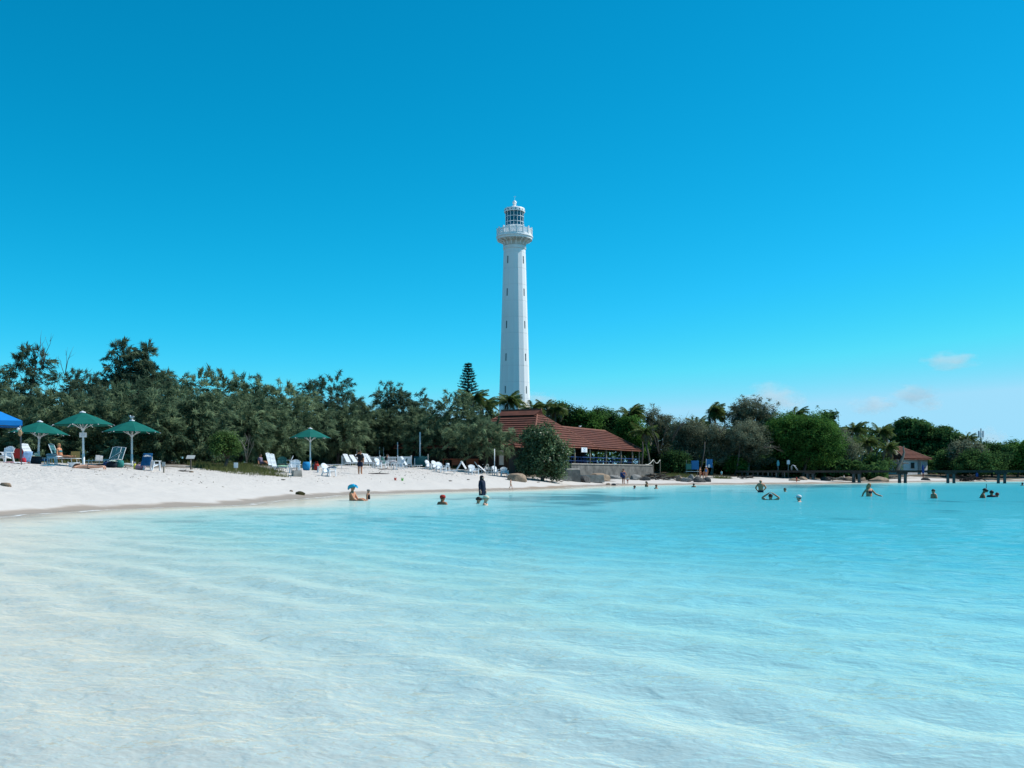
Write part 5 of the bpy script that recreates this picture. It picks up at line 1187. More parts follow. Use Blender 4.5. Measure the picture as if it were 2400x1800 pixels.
toy(926.5, 1126, (.55, .05, .03), 'red toy bucket on the sand behind the bathers'); toy(943, 1127, (.12, .45, .08), 'green toy bucket on the sand behind the bathers'); toy(1008, 1101, (.10, .32, .34), 'teal toy bucket at the top of the sand left of the trestle')
# leaf and coral litter strewn over the upper sand
def litter():
    rng = rg(300); C = []; 
    for px0, px1, D0, D1, n in ((0, 700, 46, 64, 420), (500, 1000, 60, 84, 420), (850, 1250, 74, 96, 400), (1250, 2300, 96, 140, 600)):
        D = rng.uniform(D0, D1, n); x = gx(rng.uniform(px0, px1, n), D); g = ground(x, D); k = (g > .5) & (vnoise(x*.5, D*.5, 30)+rng.random(n)*.4 > .1); C.append(np.stack([x, D, g+.01], -1)[k])
    C = np.concatenate(C); n_ = len(C)
    V, F = blades(C, unit(rng.normal(size=(n_, 3))*.45+np.array([0, -.3, 1])), rng.uniform(.06, .26, n_), rng.uniform(.03, .07, n_), rng)
    return np_mesh('beach_litter', V, F, np.repeat(rng.random(n_), 4))
tag(link('beach_litter', litter(), leaf_mat('dry_leaf_litter', (.14, .10, .07), (.42, .37, .31), 0, .1)), 'fallen leaves and coral bits strewn over the upper sand', 'litter', None, 'stuff')

# ================================================================== JETTY AND RIGHT-HAND SHORE
old_wood = mat('old_dark_timber', (.055, .05, .045), .85, .2, noise=.4, nscale=4, bump=.4)
pile_m = mat('weathered_pile', (.17, .165, .155), .9, .2, nscale=2.0, bump=.6, col2=(.05, .05, .048), stretch=(1, 1, .5))
JA = Vector((gx(1728, 128), 128, 0)); JB = Vector((gx(2480, 112), 112, 0)); JD = (JB-JA).normalized(); JN = Vector((-JD.y, JD.x, 0)); JL = (JB-JA).length
JT = empty('jetty', JA, 0, 'long dark timber jetty on paired piles along the right-hand beach', 'jetty')
JZ = 1.48
def jp(t, w, z): return JD*t + JN*w + Vector((0, 0, z))
# deck boards one by one
i = 0; t = .1; bmesh_board = {}
bd = MB().box((0, 0, 0), (.20, 1.7, .045)).mesh('deck_board'); ang = math.atan2(JD.y, JD.x)
while t < JL:
    o = link('deck_board', bd, old_wood, JT); o.location = jp(t, 0, JZ + random.uniform(-.006, .006)); o.rotation_euler = (0, 0, ang + random.uniform(-.01, .01)); t += .222
for w in (-.72, .72):
    for k in range(7):
        a = JL*k/7; b = JL*(k+1)/7; MB().bar(jp(a+.01, w, JZ-.13), jp(b-.01, w, JZ-.13), .14, .2).build('bearer_beam', old_wood, JT)
MB().bar(jp(0, -.82, JZ-.02), jp(JL, -.82, JZ-.02), .05, .09).build('edge_rail', old_wood, JT)
for px, dd in ((1894, 7), (2002, 7), (2109, 7), (2223, 7), (2341, 7), (2455, 7)):
    # foot of this pile pair along the jetty
    best = min((abs((JA+JD*q).x/(JA+JD*q).y*FPX+1200-(px+6)), q) for q in np.linspace(0, JL, 900))[1]
    for s_ in (-.32, .32):
        b = jp(best+s_, -.55, -1.6); MB().tube([b, jp(best+s_*1.02, -.55, .4), jp(best+s_, -.55, JZ-.1)], [.17, .165, .155], 10).build('pile', pile_m, JT, True)
        MB().tube([jp(best+s_, .55, -1.6), jp(best+s_, .55, JZ-.1)], .14, 8).build('pile', pile_m, JT, True)
    MB().bar(jp(best-.62, -.62, JZ-.30), jp(best+.62, -.62, JZ-.30), .2, .22).build('cross_head', old_wood, JT)
# short props under the shoreward ramp
for k, px in enumerate((1742, 1756, 1768, 1779, 1790, 1803, 1812, 1822, 1836, 1841, 1850)):
    best = min((abs((JA+JD*q).x/(JA+JD*q).y*FPX+1200-px), q) for q in np.linspace(0, JL, 900))[1]
    p = JA + jp(best, 0, 0); MB().bar(jp(best, -.7, G(p.x, p.y)-.4), jp(best, -.7, JZ-.15), .14).build('prop', pile_m if k % 2 else old_wood, JT)
MB().bar(jp(2.0, -.74, .95), jp(7.2, -.74, .45), .1).build('brace', old_wood, JT)
best = min((abs((JA+JD*q).x/(JA+JD*q).y*FPX+1200-1857), q) for q in np.linspace(0, JL, 900))[1]
steel = mat('pale_steel', (.50, .52, .54), .35, .5)
for w in (-.7, -.2):
    c = jp(best, w, JZ); MB().tube([c, c+Vector((0, 0, .55)), c+JD*.15+Vector((0, 0, .72)), c+JD*.35+Vector((0, 0, .62)), c+JD*.75+Vector((0, 0, .02))], .03, 8).build('ladder_hoop', steel, JT, True)
# signs standing by the jetty
def ground_sign(px, D, top, label, shape, m, h=None):
    b = spot(px, D); H = gz(top, D)-b.z; e = empty('post_sign', b, 0, label, 'sign')
    MB().tube([(0, 0, -.3), (0, 0, H)], .03, 6).build('post', grey_board, e, True)
    mb = MB(); mb.add([(x, y, z+H-.3) for y in (-.05, -.025) for x, z in shape], [tuple(range(len(shape))), tuple(reversed(range(len(shape), 2*len(shape))))] + [(i, (i+1) % len(shape), (i+1) % len(shape)+len(shape), i+len(shape)) for i in range(len(shape))]); mb.build('board', m, e)
teal_s = mat('teal_sign', (.10, .38, .42), .5)
ground_sign(1823.5, 127, 1080, 'teal surfboard-shaped sign on a post behind the jetty ramp', [(-.14, -.35), (.14, -.35), (.18, .0), (.1, .28), (0, .42), (-.1, .28), (-.18, 0)], teal_s)
ground_sign(1847.5, 127, 1078, 'white sign on a post behind the jetty ladder', [(-.19, -.25), (.19, -.25), (.19, .22), (.05, .3), (-.19, .22)], white_paint)
# boulders and ledges
RK = 'boulders along the waterline'
for i, (px, py, D, sz, mm, lb) in enumerate((
        (1405, 1127, 104, (2.4, 1.5, .95), rock_tan, 'brown pointed boulder below the terrace wall'), (1368, 1133, 99, (3.0, 1.4, .62), rock_dk, 'dark weedy boulder in front of the concrete block'), (1440, 1122, 108, (1.6, 1.1, .45), rock_gr, 'grey boulder left of the man on the shore'),
        (1385, 1130, 101, (1.2, .9, .4), rock_dk, 'small dark boulder beside the weedy one'), (1490, 1122, 110, (1.7, 1.2, .55), rock_gr, 'grey boulder behind the man and child on the shore'), (1510, 1126, 110, (1.5, 1.0, .45), rock_dk, 'dark boulder at the foot of the driftwood roots'),
        (1592, 1124, 111, (1.2, .9, .5), rock_tan, 'tan boulder right of the driftwood roots'), (1608, 1126, 110, (1.5, .9, .5), rock_gr, 'grey flat-topped boulder in the row below the three people'), (1622, 1122, 112, (1.3, 1.0, .72), rock_gr, 'upright grey boulder in the row below the three people'), (1638, 1127, 109.5, (1.6, 1.0, .62), rock_dk, 'black boulder in the row below the three people'),
        (1656, 1123, 111, (1.5, 1.1, .5), rock_dk, 'dark sloping boulder at the right end of the row below the three people'), (1425, 1136, 97.5, (.5, .35, .15), rock_tan, 'small tan stone at the waterline left of the man'), (1438, 1136, 97.5, (.6, .4, .12), rock_dk, 'small dark stone at the waterline left of the man'),
        (1976, 1114, 128, (1.6, 1.2, .6), rock_tan, 'tan boulder under the jetty left of its second pile pair'), (1990, 1115, 127, (1.5, 1.1, .5), rock_tan, 'tan boulder against the second pile pair of the jetty'), (2022, 1115, 129, (1.3, 1.0, .5), rock_tan, 'round tan boulder right of the second pile pair'), (2058, 1118, 130, (3.0, 1.4, .62), rock_tan, 'long dark tan boulder between second and third pile pairs'),
        (1880, 1117, 122, (1.6, 1.0, .35), rock_tan, 'flat tan rock beside the first pile pair'), (1862, 1122, 118, (1.8, .9, .25), rock_tan, 'low rock slab under the jetty ladder'), (2170, 1112, 140, (1.4, .9, .35), rock_dk, 'dark rock on the sand right of the third pile pair'), (1935, 1115, 124, (2.2, 1.2, .55), rock_dk, 'dark driftwood-covered rock between first and second pile pairs'))):
    x = gx(px, D); boulder(Vector((x, D, G(x, D)+.06)), sz, lb, mm, 60+i, (i*1.7) % 3, group=RK)
def slab(px, D, dims, rz, label, m, dz=0.0, parts=None):
    b = spot(px, D); e = empty('concrete_block', b+Vector((0, 0, dz)), rz, label, 'concrete block')
    MB().box((0, 0, dims[2]/2-.1), dims, top=.95).build('block', m, e)
    if parts: MB().box((.1, 0, dims[2]-.04), (dims[0]*.9, dims[1]*.8, .14), top=.85).build('cap_slab', concrete_pale, e)
slab(1337, 97, (1.55, 1.5, 1.25), .3, 'square concrete block with an overhanging pale cap below the big bush', concrete, 0, True)
slab(1375, 100.5, (3.4, 1.2, .75), .25, 'long low concrete ledge below the terrace wall', concrete_pale, .0)
slab(1300, 95, (3.0, 1.3, .38), .2, 'low tan stone ledge under the big glossy bush', concrete_pale, .0)
# silvery driftwood roots beside the terrace
def roots(px, D, w, h, n, label, seed, m=None):
    rng = random.Random(seed); b = spot(px, D); e = empty('driftwood_roots', b, 0, label, 'driftwood')
    for k in range(n):
        a = rng.uniform(-1.2, 1.2); L = w*rng.uniform(.4, .75); c = Vector((rng.uniform(-w*.3, w*.3), rng.uniform(-.5, .5), rng.uniform(.1, h*.6)))
        d = Vector((math.cos(a)*rng.choice((-1, 1)), rng.uniform(-.4, .4), rng.uniform(-.12, .25)))
        pts = [c + d*L*(q/5-.3) + Vector((rng.uniform(-.08, .08), rng.uniform(-.08, .08), h*.5*math.sin(q*.7+k)*.35)) for q in range(6)]
        r = rng.uniform(.035, .085); MB().tube(pts, [r*.9, r, r, r*.8, r*.6, r*.25], 6).build('root', (bark_pale, bark, bark_dk)[k % 3] if m is None else m, e, True)
roots(1535, 111.5, 2.9, .85, 26, 'tangle of silvery driftwood roots beside the terrace wall', 3); roots(1572, 112, 2.6, .6, 20, 'low tangle of dark roots right of the silvery ones', 4)
roots(1945, 124, 2.6, .6, 14, 'bleached driftwood lying under the jetty', 5); roots(2270, 139, 5.2, .9, 26, 'dark mangrove roots spreading over the sand behind the jetty', 6, bark_dk); roots(1745, 119, 2.4, .5, 12, 'pale roots at the landward end of the jetty', 7)
roots(2095, 140, 3.5, .7, 14, 'dry branches piled before the white house', 8)
# dead trunk in front of the white house
b = spot(2108, 146); DT = empty('dead_tree', b, 0, 'dead grey tree trunk leaning in front of the white house', 'tree')
w_ = 146/FPX; pts = [Vector(((px-2108)*w_, 0, gz(py, 146)-b.z)) for px, py in ((2103, 1104), (2108, 1088), (2116, 1072), (2119, 1060), (2117, 1050), (2119, 1045))]
MB().tube(pts, [.34, .27, .20, .15, .10, .03], 8).build('trunk', bark_pale, DT, True)
for q, (px, py) in enumerate(((2096, 1085), (2128, 1086), (2100, 1076))):
    MB().tube([pts[1], pts[1].lerp(Vector(((px-2108)*w_, 0, gz(py, 146)-b.z)), .6)+Vector((0, 0, .1)), Vector(((px-2108)*w_, -.3, gz(py, 146)-b.z))], [.2, .12, .05], 6).build('branch', bark_pale, DT, True)
# pale limbs showing on the scrub trees
for i, (px, bp_, D, tops, lb) in enumerate(((1575, 1030, 120.5, ((1612, 975), (1622, 968), (1600, 990)), 'pale bare limb slanting across the grey scrub tree'), (1688, 1010, 119, ((1672, 985), (1705, 1002)), 'short pale limbs on the brownish scrub tree'), (1728, 1062, 126, ((1738, 1030), (1700, 1050), (1765, 1040), (1745, 1045)), 'pale forked limbs low on the wide dark grey tree'), (1545, 1060, 119, ((1530, 990), (1560, 1000), (1520, 985)), 'pale limbs on the gnarled scrub tree by the terrace'), (1790, 1045, 119, ((1830, 1050), (1815, 1035), (1840, 1060)), 'drooping pale limbs at the right of the wide dark grey tree'))):
    bare_branches(px, bp_, D*1.03, tops, lb, .055, bark, 'bare_limb', 3, 20+i, 'branch')
for i, (px, D, tx, ty, lb) in enumerate(((1638, 128, 1652, 1035, 'curved grey trunk leaning under the tallest palm'), (1722, 128, 1734, 1040, 'grey trunk leaning right above the small green bush'), (1500, 121, 1506, 1035, 'thin palm-like trunk at the end of the terrace'))):
    b = spot(px, D); t = Vector((gx(tx, D), D, gz(ty, D)))-b; o = MB().tube([(0, 0, -.3), t*.35+Vector((.12, 0, -.1)), t*.75+Vector((.12, 0, 0)), t], [.15, .11, .09, .05], 8).build('leaning_trunk', bark, None, True); o.location = b; tag(o, lb, 'tree trunk')
# rope railing beside the terrace
RP = empty('rope_railing', RO + rp(29.4, -1.3, 2.0), 0, 'white rope railing sagging between posts at the terrace end', 'railing')
pr = [Vector((0, 0, 0)), Vector((.75, 1.2, -.1)), Vector((1.75, 2.2, -.1))]; rope = mat('white_rope', (.66, .64, .58), .9)
for p in pr[1:]: MB().tube([p-Vector((0, 0, 1.2)), p+Vector((0, 0, 1.0))], .05, 6).build('post', post_wood, RP)
def sag(a, b, d): return [a.lerp(b, k/8) - Vector((0, 0, d*math.sin(math.pi*k/8))) for k in range(9)]
MB().tube(sag(Vector((-.5, -.4, .25)), pr[1]+Vector((0, 0, .95)), .25), .045, 6).build('rope', rope, RP, True); MB().tube(sag(pr[1]+Vector((0, 0, .95)), pr[2]+Vector((0, 0, .95)), .45), .045, 6).build('rope', rope, RP, True)
# blue equipment under the trees
KS = empty('kiosk', spot(1622, 124), 0, 'small blue and green beach kiosk in the shade left of the leaning trunk', 'kiosk')
kb = mat('kiosk_blue', (.02, .16, .38), .6, .3); kg = mat('kiosk_green', (.05, .20, .16), .6, .3)
MB().box((.35, 0, 1.35), (.9, .5, 1.1)).build('blue_panel', kb, KS); MB().box((-.45, 0, 1.15), (.65, .5, .7)).build('green_panel', kg, KS); MB().box((0, -.1, .55), (1.6, .6, .06)).build('counter', white_paint, KS)
for sx in (-.7, .7): MB().bar((sx, 0, -.2), (sx, 0, 2.0), .07).build('leg', post_wood, KS)
bo = empty('beach_flag', spot(1655, 125), 0, 'blue and white flag hanging in the shade right of the leaning trunk', 'flag')
MB().tube([(0, 0, -.2), (0, 0, 2.1)], .03, 6).build('pole', pole_w, bo); fl = MB(); fl.add([(x, y+.08*math.sin(x*7), z) for z, y in ((2.05, 0), (1.5, .05), (1.0, .02)) for x in (0, .2, .4, .6, .8)], [(j*5+i, j*5+i+1, j*5+i+6, j*5+i+5) for j in range(2) for i in range(4)]); fl.build('cloth', kb, bo, True); MB().ball((.35, -.06, 1.2), (.16, .03, .22)).build('white_emblem', white_paint, bo, True)
# fenders hanging from the jetty
for px, top, bot, lb in ((2165, 1090, 1123, 'blue and red pennant hanging from the jetty near the white house'), (2290, 1108, 1124, 'blue and red pennant hanging from the jetty near its right end')):
    best = min((abs((JA+JD*q).x/(JA+JD*q).y*FPX+1200-px), q) for q in np.linspace(0, JL, 900))[1]; p = JA + jp(best, -.95, 0); D = p.y
    e = empty('pennant', (p.x, D, gz(bot, D)), 0, lb, 'pennant'); H = gz(top, D)-gz(bot, D)
    MB().lathe([(.03, H*.38), (.14, H*.45), (.16, H*.8), (.08, H)], 8).build('blue_cone', mat('pennant_blue', (.02, .05, .20), .6), e); MB().lathe([(.012, 0), (.09, H*.37), (.05, H*.40)], 8).build('red_tip', mat('pennant_red', (.40, .04, .03), .6), e); MB().bar((0, 0, H*.6), (0, .12, JZ-gz(bot, D)), .02).build('cord', pole_d, e)
# antenna mast far behind
b = Vector((gx(2299, 400), 400, 2.5)); MS = empty('antenna_mast', b, 0, 'slim antenna mast with grey panels far behind the right-hand trees', 'mast')
hm = gz(1004, 400)-2.5; MB().tube([(0, 0, -.5), (0, 0, hm)], [.35, .2], 8).build('mast_pole', grey_board, MS)
for k in range(6):
    a = k*1.047; MB().box((math.cos(a)*.9, math.sin(a)*.9, hm-2.3), (.5, .3, 2.6), (0, 0, a)).build('antenna_panel', mat('antenna_grey', (.55, .58, .62), .6), MS); MB().bar((0, 0, hm-2.3), (math.cos(a)*.8, math.sin(a)*.8, hm-2.3), .1).build('bracket', grey_board, MS)

# ================================================================== CLOUDS low over the right-hand horizon
cm = bpy.data.materials.new('cloud_vapour'); cm.use_nodes = True; cn_ = cm.node_tree.nodes; cl_ = cm.node_tree.links; cn_.clear()
pv = cn_.new('ShaderNodeVolumePrincipled'); pv.inputs['Color'].default_value = (1, 1, 1, 1); pv.inputs['Anisotropy'].default_value = 0
tc_ = cn_.new('ShaderNodeTexCoord'); ln = cn_.new('ShaderNodeVectorMath'); ln.operation = 'LENGTH'; cl_.new(tc_.outputs['Object'], ln.inputs[0])
fo = cn_.new('ShaderNodeMapRange'); fo.inputs['From Min'].default_value = 1.0; fo.inputs['From Max'].default_value = .15; cl_.new(ln.outputs['Value'], fo.inputs['Value'])
ob_i = cn_.new('ShaderNodeObjectInfo'); av = cn_.new('ShaderNodeVectorMath'); av.operation = 'ADD'; cl_.new(tc_.outputs['Object'], av.inputs[0]); cl_.new(ob_i.outputs['Location'], av.inputs[1])
nz_ = cn_.new('ShaderNodeTexNoise'); nz_.inputs['Scale'].default_value = 1.7; nz_.inputs['Detail'].default_value = 5; cl_.new(av.outputs[0], nz_.inputs['Vector'])
sb_ = cn_.new('ShaderNodeMath'); sb_.operation = 'MULTIPLY_ADD'; sb_.inputs[1].default_value = 2.6; sb_.inputs[2].default_value = -1.5; cl_.new(nz_.outputs['Fac'], sb_.inputs[0])
ad_ = cn_.new('ShaderNodeMath'); ad_.operation = 'ADD'; cl_.new(sb_.outputs[0], ad_.inputs[0]); cl_.new(fo.outputs[0], ad_.inputs[1])
mr_ = cn_.new('ShaderNodeMapRange'); mr_.inputs['From Max'].default_value = .7; mr_.inputs['To Max'].default_value = .012; cl_.new(ad_.outputs[0], mr_.inputs['Value'])
cl_.new(mr_.outputs[0], pv.inputs['Density']); co_ = cn_.new('ShaderNodeOutputMaterial'); cl_.new(pv.outputs[0], co_.inputs['Volume'])
CD = 3000.0
for px, py, w, hh, lb in ((2228, 846, 130, 46, 'highest small puffy cloud at the right of the sky'), (2045, 948, 110, 46, 'small white cloud low over the palms left of the tiered tree'), (2140, 925, 120, 50, 'thin cloud directly above the tiered tree'), (2180, 948, 70, 34, 'small cloud low above the tiered tree on its right'),
        (1810, 935, 150, 80, 'faint cloud behind the big bright green tree'), (1262, 938, 90, 40, 'faint cloud low beside the lighthouse foot'), (2310, 1030, 90, 60, 'cloud low behind the antenna mast'), (2240, 1045, 80, 50, 'bright cloud low between the tiered trees and the mast')):
    o = MB().ball((0, 0, 0), 1.0, 20, 12).build('cloud', cm, None, True); s_ = CD/FPX
    o.location = (gx(px, CD), CD, gz(py, CD)); o.scale = (w*s_*.5*1.15, w*s_*.4, hh*s_*.5*1.15); tag(o, lb, 'cloud', 'small clouds low in the sky')

# ================================================================== PEOPLE
skin_tan = mat('tanned_skin', (.54, .245, .135), .6, .3, noise=.12, nscale=9); skin_fair = mat('fair_skin', (.68, .37, .25), .6, .3, noise=.1, nscale=9); skin_dark = mat('deep_tan_skin', (.36, .145, .075), .6, .3, noise=.12, nscale=9)
hair_dk = mat('dark_hair', (.018, .013, .011), .6, .3, noise=.3, nscale=30); hair_bl = mat('blond_hair', (.38, .24, .10), .6, .3, noise=.3, nscale=30); hair_br = mat('brown_hair', (.09, .045, .025), .6, .3, noise=.3, nscale=30)
eye_m = mat('eye_dark', (.02, .015, .015), .3); lip_m = mat('lips', (.33, .12, .10), .5)
def wear(n, c): return mat('wear_'+n, c, .85, .2, noise=.2, nscale=10)
BLACK = wear('black', (.014, .015, .018)); NAVY = wear('navy', (.012, .02, .045)); DKBL = wear('dark_blue', (.02, .04, .10)); WHITE = wear('white', (.72, .73, .74)); BLUE = wear('blue', (.05, .20, .45)); AQUA = wear('aqua', (.25, .52, .58)); RED = wear('red', (.42, .035, .025)); PURP = wear('purple', (.18, .15, .22)); CREAM = wear('cream', (.62, .56, .42)); TEALC = wear('teal', (.05, .22, .26)); CYAN = wear('cyan', (.01, .36, .60))
SKINNED = []
def skin_mesh(name, pts, rad, edges, m, parent):
    me = bpy.data.meshes.new(name); me.from_pydata([tuple(p) for p in pts], edges, []); me.update()
    o = link(name, me, m, parent); o.modifiers.new('skin', 'SKIN'); o.modifiers['skin'].use_smooth_shade = True
    sv = me.skin_vertices[0].data
    for i, r in enumerate(rad): sv[i].radius = (r, r) if not hasattr(r, '__len__') else r; sv[i].use_root = (i == 0)
    s = o.modifiers.new('sub', 'SUBSURF'); s.levels = 1; s.render_levels = 1
    SKINNED.append(o); return o
BASE = dict(pel=(0, 0, .95), waist=(0, 0, 1.11), chest=(0, .01, 1.31), neck=(0, .012, 1.47), hb=(0, -.008, 1.545), hm=(0, -.018, 1.615), ht=(0, -.008, 1.675))
for s_, n_ in ((1, 'L'), (-1, 'R')):
    BASE.update({'sh'+n_: (s_*.175, .01, 1.405), 'el'+n_: (s_*.235, .035, 1.13), 'wr'+n_: (s_*.25, -.03, .89), 'ha'+n_: (s_*.252, -.055, .82),
                 'hip'+n_: (s_*.088, 0, .90), 'kn'+n_: (s_*.098, -.015, .50), 'an'+n_: (s_*.10, .02, .085), 'to'+n_: (s_*.115, -.15, .03)})
RAD = dict(pel=.145, waist=.125, chest=.15, neck=.055, hb=.075, hm=.094, ht=.07, sh=.065, el=.048, wr=.035, ha=.036, hip=.088, kn=.064, an=.046, to=.034)
def legs_kneel(J, dz=.45):
    J = {k: Vector(v) for k, v in J.items()}
    for k in J:
        if k[:2] not in ('kn', 'an', 'to'): J[k].z -= dz
    for s_, n_ in ((1, 'L'), (-1, 'R')): J['kn'+n_] = Vector((s_*.11, -.22, .10)); J['an'+n_] = Vector((s_*.11, .22, .07)); J['to'+n_] = Vector((s_*.11, .34, .05))
    return J
def legs_sit(J, dz=.83, fwd=.45, up=.30, out=.85, az=.06):
    J = {k: Vector(v) for k, v in J.items()}
    for k in J:
        if k[:2] not in ('kn', 'an', 'to'): J[k].z -= dz
    for s_, n_ in ((1, 'L'), (-1, 'R')): J['kn'+n_] = Vector((s_*.12, -fwd, up)); J['an'+n_] = Vector((s_*.12, -out, az)); J['to'+n_] = Vector((s_*.13, -out-.1, az+.08))
    return J
def person(label, pos, rz=0.0, scale=1.0, skin=None, hair=None, hairlen=0, wearing=(), legs='stand', arms=None, hat=None, lean=0.0, extra=None, matrix=None, sex='m', group=None, bulk=1.1):
    skin = skin or skin_tan; J = {k: Vector(v) for k, v in BASE.items()}
    if sex == 'f':
        for n_ in 'LR':
            for k in ('sh', 'el', 'wr', 'ha'): J[k+n_].x *= .88
    if arms:
        for k, v in arms.items(): J[k] = Vector(v)
        for n_ in 'LR':
            if 'wr'+n_ in arms and 'ha'+n_ not in arms: J['ha'+n_] = J['wr'+n_] + (J['wr'+n_]-J['el'+n_]).normalized()*.075
    if legs == 'kneel': J = legs_kneel(J)
    elif legs == 'sit': J = legs_sit(J)
    elif legs == 'lounge': J = legs_sit(J, .83, .42, .14, .84, .09)
    elif legs == 'walk':
        J['knL'] = Vector((.09, -.16, .50)); J['anL'] = Vector((.09, -.24, .085)); J['toL'] = Vector((.10, -.40, .03)); J['knR'] = Vector((-.09, .03, .49)); J['anR'] = Vector((-.09, .28, .12)); J['toR'] = Vector((-.10, .16, .03))
    if lean:
        p = J['pel'].copy(); q = Matrix.Rotation(lean, 3, 'X')
        for k in J:
            if k[:2] not in ('kn', 'an', 'to', 'hi') and k != 'pel': J[k] = p + q @ (J[k]-p)
    if extra: J.update({k: Vector(v) for k, v in extra.items()})
    e = empty('person', pos, rz, label, 'person', group); e.scale = (scale,)*3
    if matrix is not None: e.matrix_basis = matrix
    pts = []; rad = []; idx = {}
    fem = .93 if sex == 'f' else 1.0
    for k, v in J.items():
        idx[k] = len(pts); pts.append(v); b = k[:-1] if k[-1] in 'LR' else k; r = RAD[b]*(fem if b in ('waist', 'chest', 'sh', 'el') else 1.0); rad.append(r*(bulk if b not in ('hb', 'hm', 'ht', 'ha', 'to') else 1.0))
    ed = [('pel', 'waist'), ('waist', 'chest'), ('chest', 'neck'), ('neck', 'hb'), ('hb', 'hm'), ('hm', 'ht')]
    for n_ in 'LR': ed += [('chest', 'sh'+n_), ('sh'+n_, 'el'+n_), ('el'+n_, 'wr'+n_), ('wr'+n_, 'ha'+n_), ('pel', 'hip'+n_), ('hip'+n_, 'kn'+n_), ('kn'+n_, 'an'+n_), ('an'+n_, 'to'+n_)]
    edges = [(idx[a], idx[b]) for a, b in ed]
    hd = J['hm']; up = (J['ht']-J['hb']).normalized(); rt = Vector((1, 0, 0)); fw = up.cross(rt)*-1 if up.cross(rt).y > 0 else up.cross(rt)
    # nose and ears grow out of the head, fingers and thumb out of the hand
    def sprout(k, p, r):
        i = len(pts); pts.append(p); rad.append(r); edges.append((k if isinstance(k, int) else idx[k], i)); return i
    sprout('hm', hd + fw*.112 - up*.01, .016); sprout('hm', hd + rt*.098 - up*.005, .016); sprout('hm', hd - rt*.098 - up*.005, .016)
    for s_, n_ in ((1, 'L'), (-1, 'R')):
        h = J['ha'+n_]; d = (h-J['wr'+n_]).normalized(); sd = d.cross(Vector((0, 0, 1)) if abs(d.z) < .8 else Vector((1, 0, 0))).normalized(); cu = d.cross(sd)*.25
        for q, L in ((-.024, .066), (-.008, .078), (.008, .074), (.024, .058)):
            i = sprout('ha'+n_, h + sd*q*1.4 + d*.055, .0095); sprout(i, h + sd*q*1.6 + d*(.05+L) + cu*L, .0075)
        i = sprout('wr'+n_, J['wr'+n_] + sd*.038 + d*.045, .011); sprout(i, J['wr'+n_] + sd*.058 + d*.095, .009)
    skin_mesh('body', pts, rad, edges, skin, e)
    for s_ in (-1, 1): MB().ball(hd + fw*.088 + rt*s_*.034 + up*.018, .0125, 6, 4).build('eye', eye_m, e)
    MB().ball(hd + fw*.088 - up*.055, (.026, .012, .008), 8, 4).build('mouth', lip_m, e)
    fr = Matrix((rt, -fw, up)).transposed().to_4x4()
    HM = Matrix.Translation(hd) @ fr
    if hair:
        mb = MB(); n = 14; vs = []; fs = []; rows = 7
        for j in range(rows):
            for i in range(n):
                a = 2*math.pi*i/n; back = .5+.5*math.sin(a)          # +y is the back of the head
                lowest = 1.25 + .75*back; ph = j/(rows-1)*lowest
                vs.append((.103*math.sin(ph)*math.cos(a), .006+.112*math.sin(ph)*math.sin(a), .012+.108*math.cos(ph)))
        for j in range(rows-1):
            for i in range(n): fs.append((j*n+i, j*n+(i+1) % n, (j+1)*n+(i+1) % n, (j+1)*n+i))
        mb.add(vs, fs, HM)
        if hairlen:
            pts_ = [HM @ Vector((0, .06, .0)), HM @ Vector((0, .115, -.10)), HM @ Vector((0, .12, -.10-hairlen*.6)), HM @ Vector((0, .10, -.12-hairlen))]
            mb.tube(pts_, [.09, .085, .075, .03], 10)
        mb.build('hair', hair, e, True)
    def L2(a, b, t): return J[a].lerp(J[b], t)
    for kind, m in wearing:
        P = []; Rd = []; E = []
        def add(p, r, to=None):
            P.append(p); Rd.append(r*bulk)
            if to is not None: E.append((to, len(P)-1))
            return len(P)-1
        if kind in ('shorts', 'trunks', 'bottoms', 'leggings'):
            f = dict(shorts=.95, trunks=.55, bottoms=.14, leggings=.97)[kind]; a = add(J['pel'], .165); add(L2('pel', 'waist', .8 if kind != 'bottoms' else .15), .15, a)
            for n_ in 'LR': b = add(J['hip'+n_], .108, a); c = add(L2('hip'+n_, 'kn'+n_, f), .098 if kind != 'leggings' else .075, b)
            if kind == 'leggings':
                for q, n_ in enumerate('LR'): add(L2('kn'+n_, 'an'+n_, .9), .055, 3+2*q)
        elif kind in ('tee', 'longsleeve', 'vest'):
            a = add(J['pel'] + (J['pel']-J['waist'])*.35, .168); b = add(J['waist'], .156, a); c = add(J['chest'], .170, b); add(L2('chest', 'neck', .72), .085, c)
            for n_ in 'LR':
                d = add(J['sh'+n_], .082, c)
                if kind == 'tee': add(L2('sh'+n_, 'el'+n_, .9), .07, d)
                if kind == 'longsleeve': f_ = add(J['el'+n_], .058, d); add(L2('el'+n_, 'wr'+n_, .95), .044, f_)
        elif kind == 'robe':
            a = add(J['pel'], .19); b = add(J['waist'], .172, a); c = add(J['chest'], .182, b); add(L2('chest', 'neck', .9), .09, c)
            for n_ in 'LR':
                d = add(J['sh'+n_], .085, c); f_ = add(J['el'+n_], .066, d); add(L2('el'+n_, 'wr'+n_, .95), .05, f_)
                d = add(J['hip'+n_], .13, a); f_ = add(J['kn'+n_], .12, d); add(L2('kn'+n_, 'an'+n_, .8), .10, f_)
        elif kind == 'onepiece':
            a = add(J['pel'], .155); b = add(J['waist'], .134, a); c = add(L2('waist', 'chest', .85), .150, b)
            for n_ in 'LR': add(J['hip'+n_], .10, a); add(L2('chest', 'sh'+n_, .55) + Vector((0, -.02, .06)), .05, c)
        elif kind == 'bikini_top':
            c = J['chest'] - Vector((0, 0, .05)); a = add(c + Vector((0, -.05, 0)), .075)
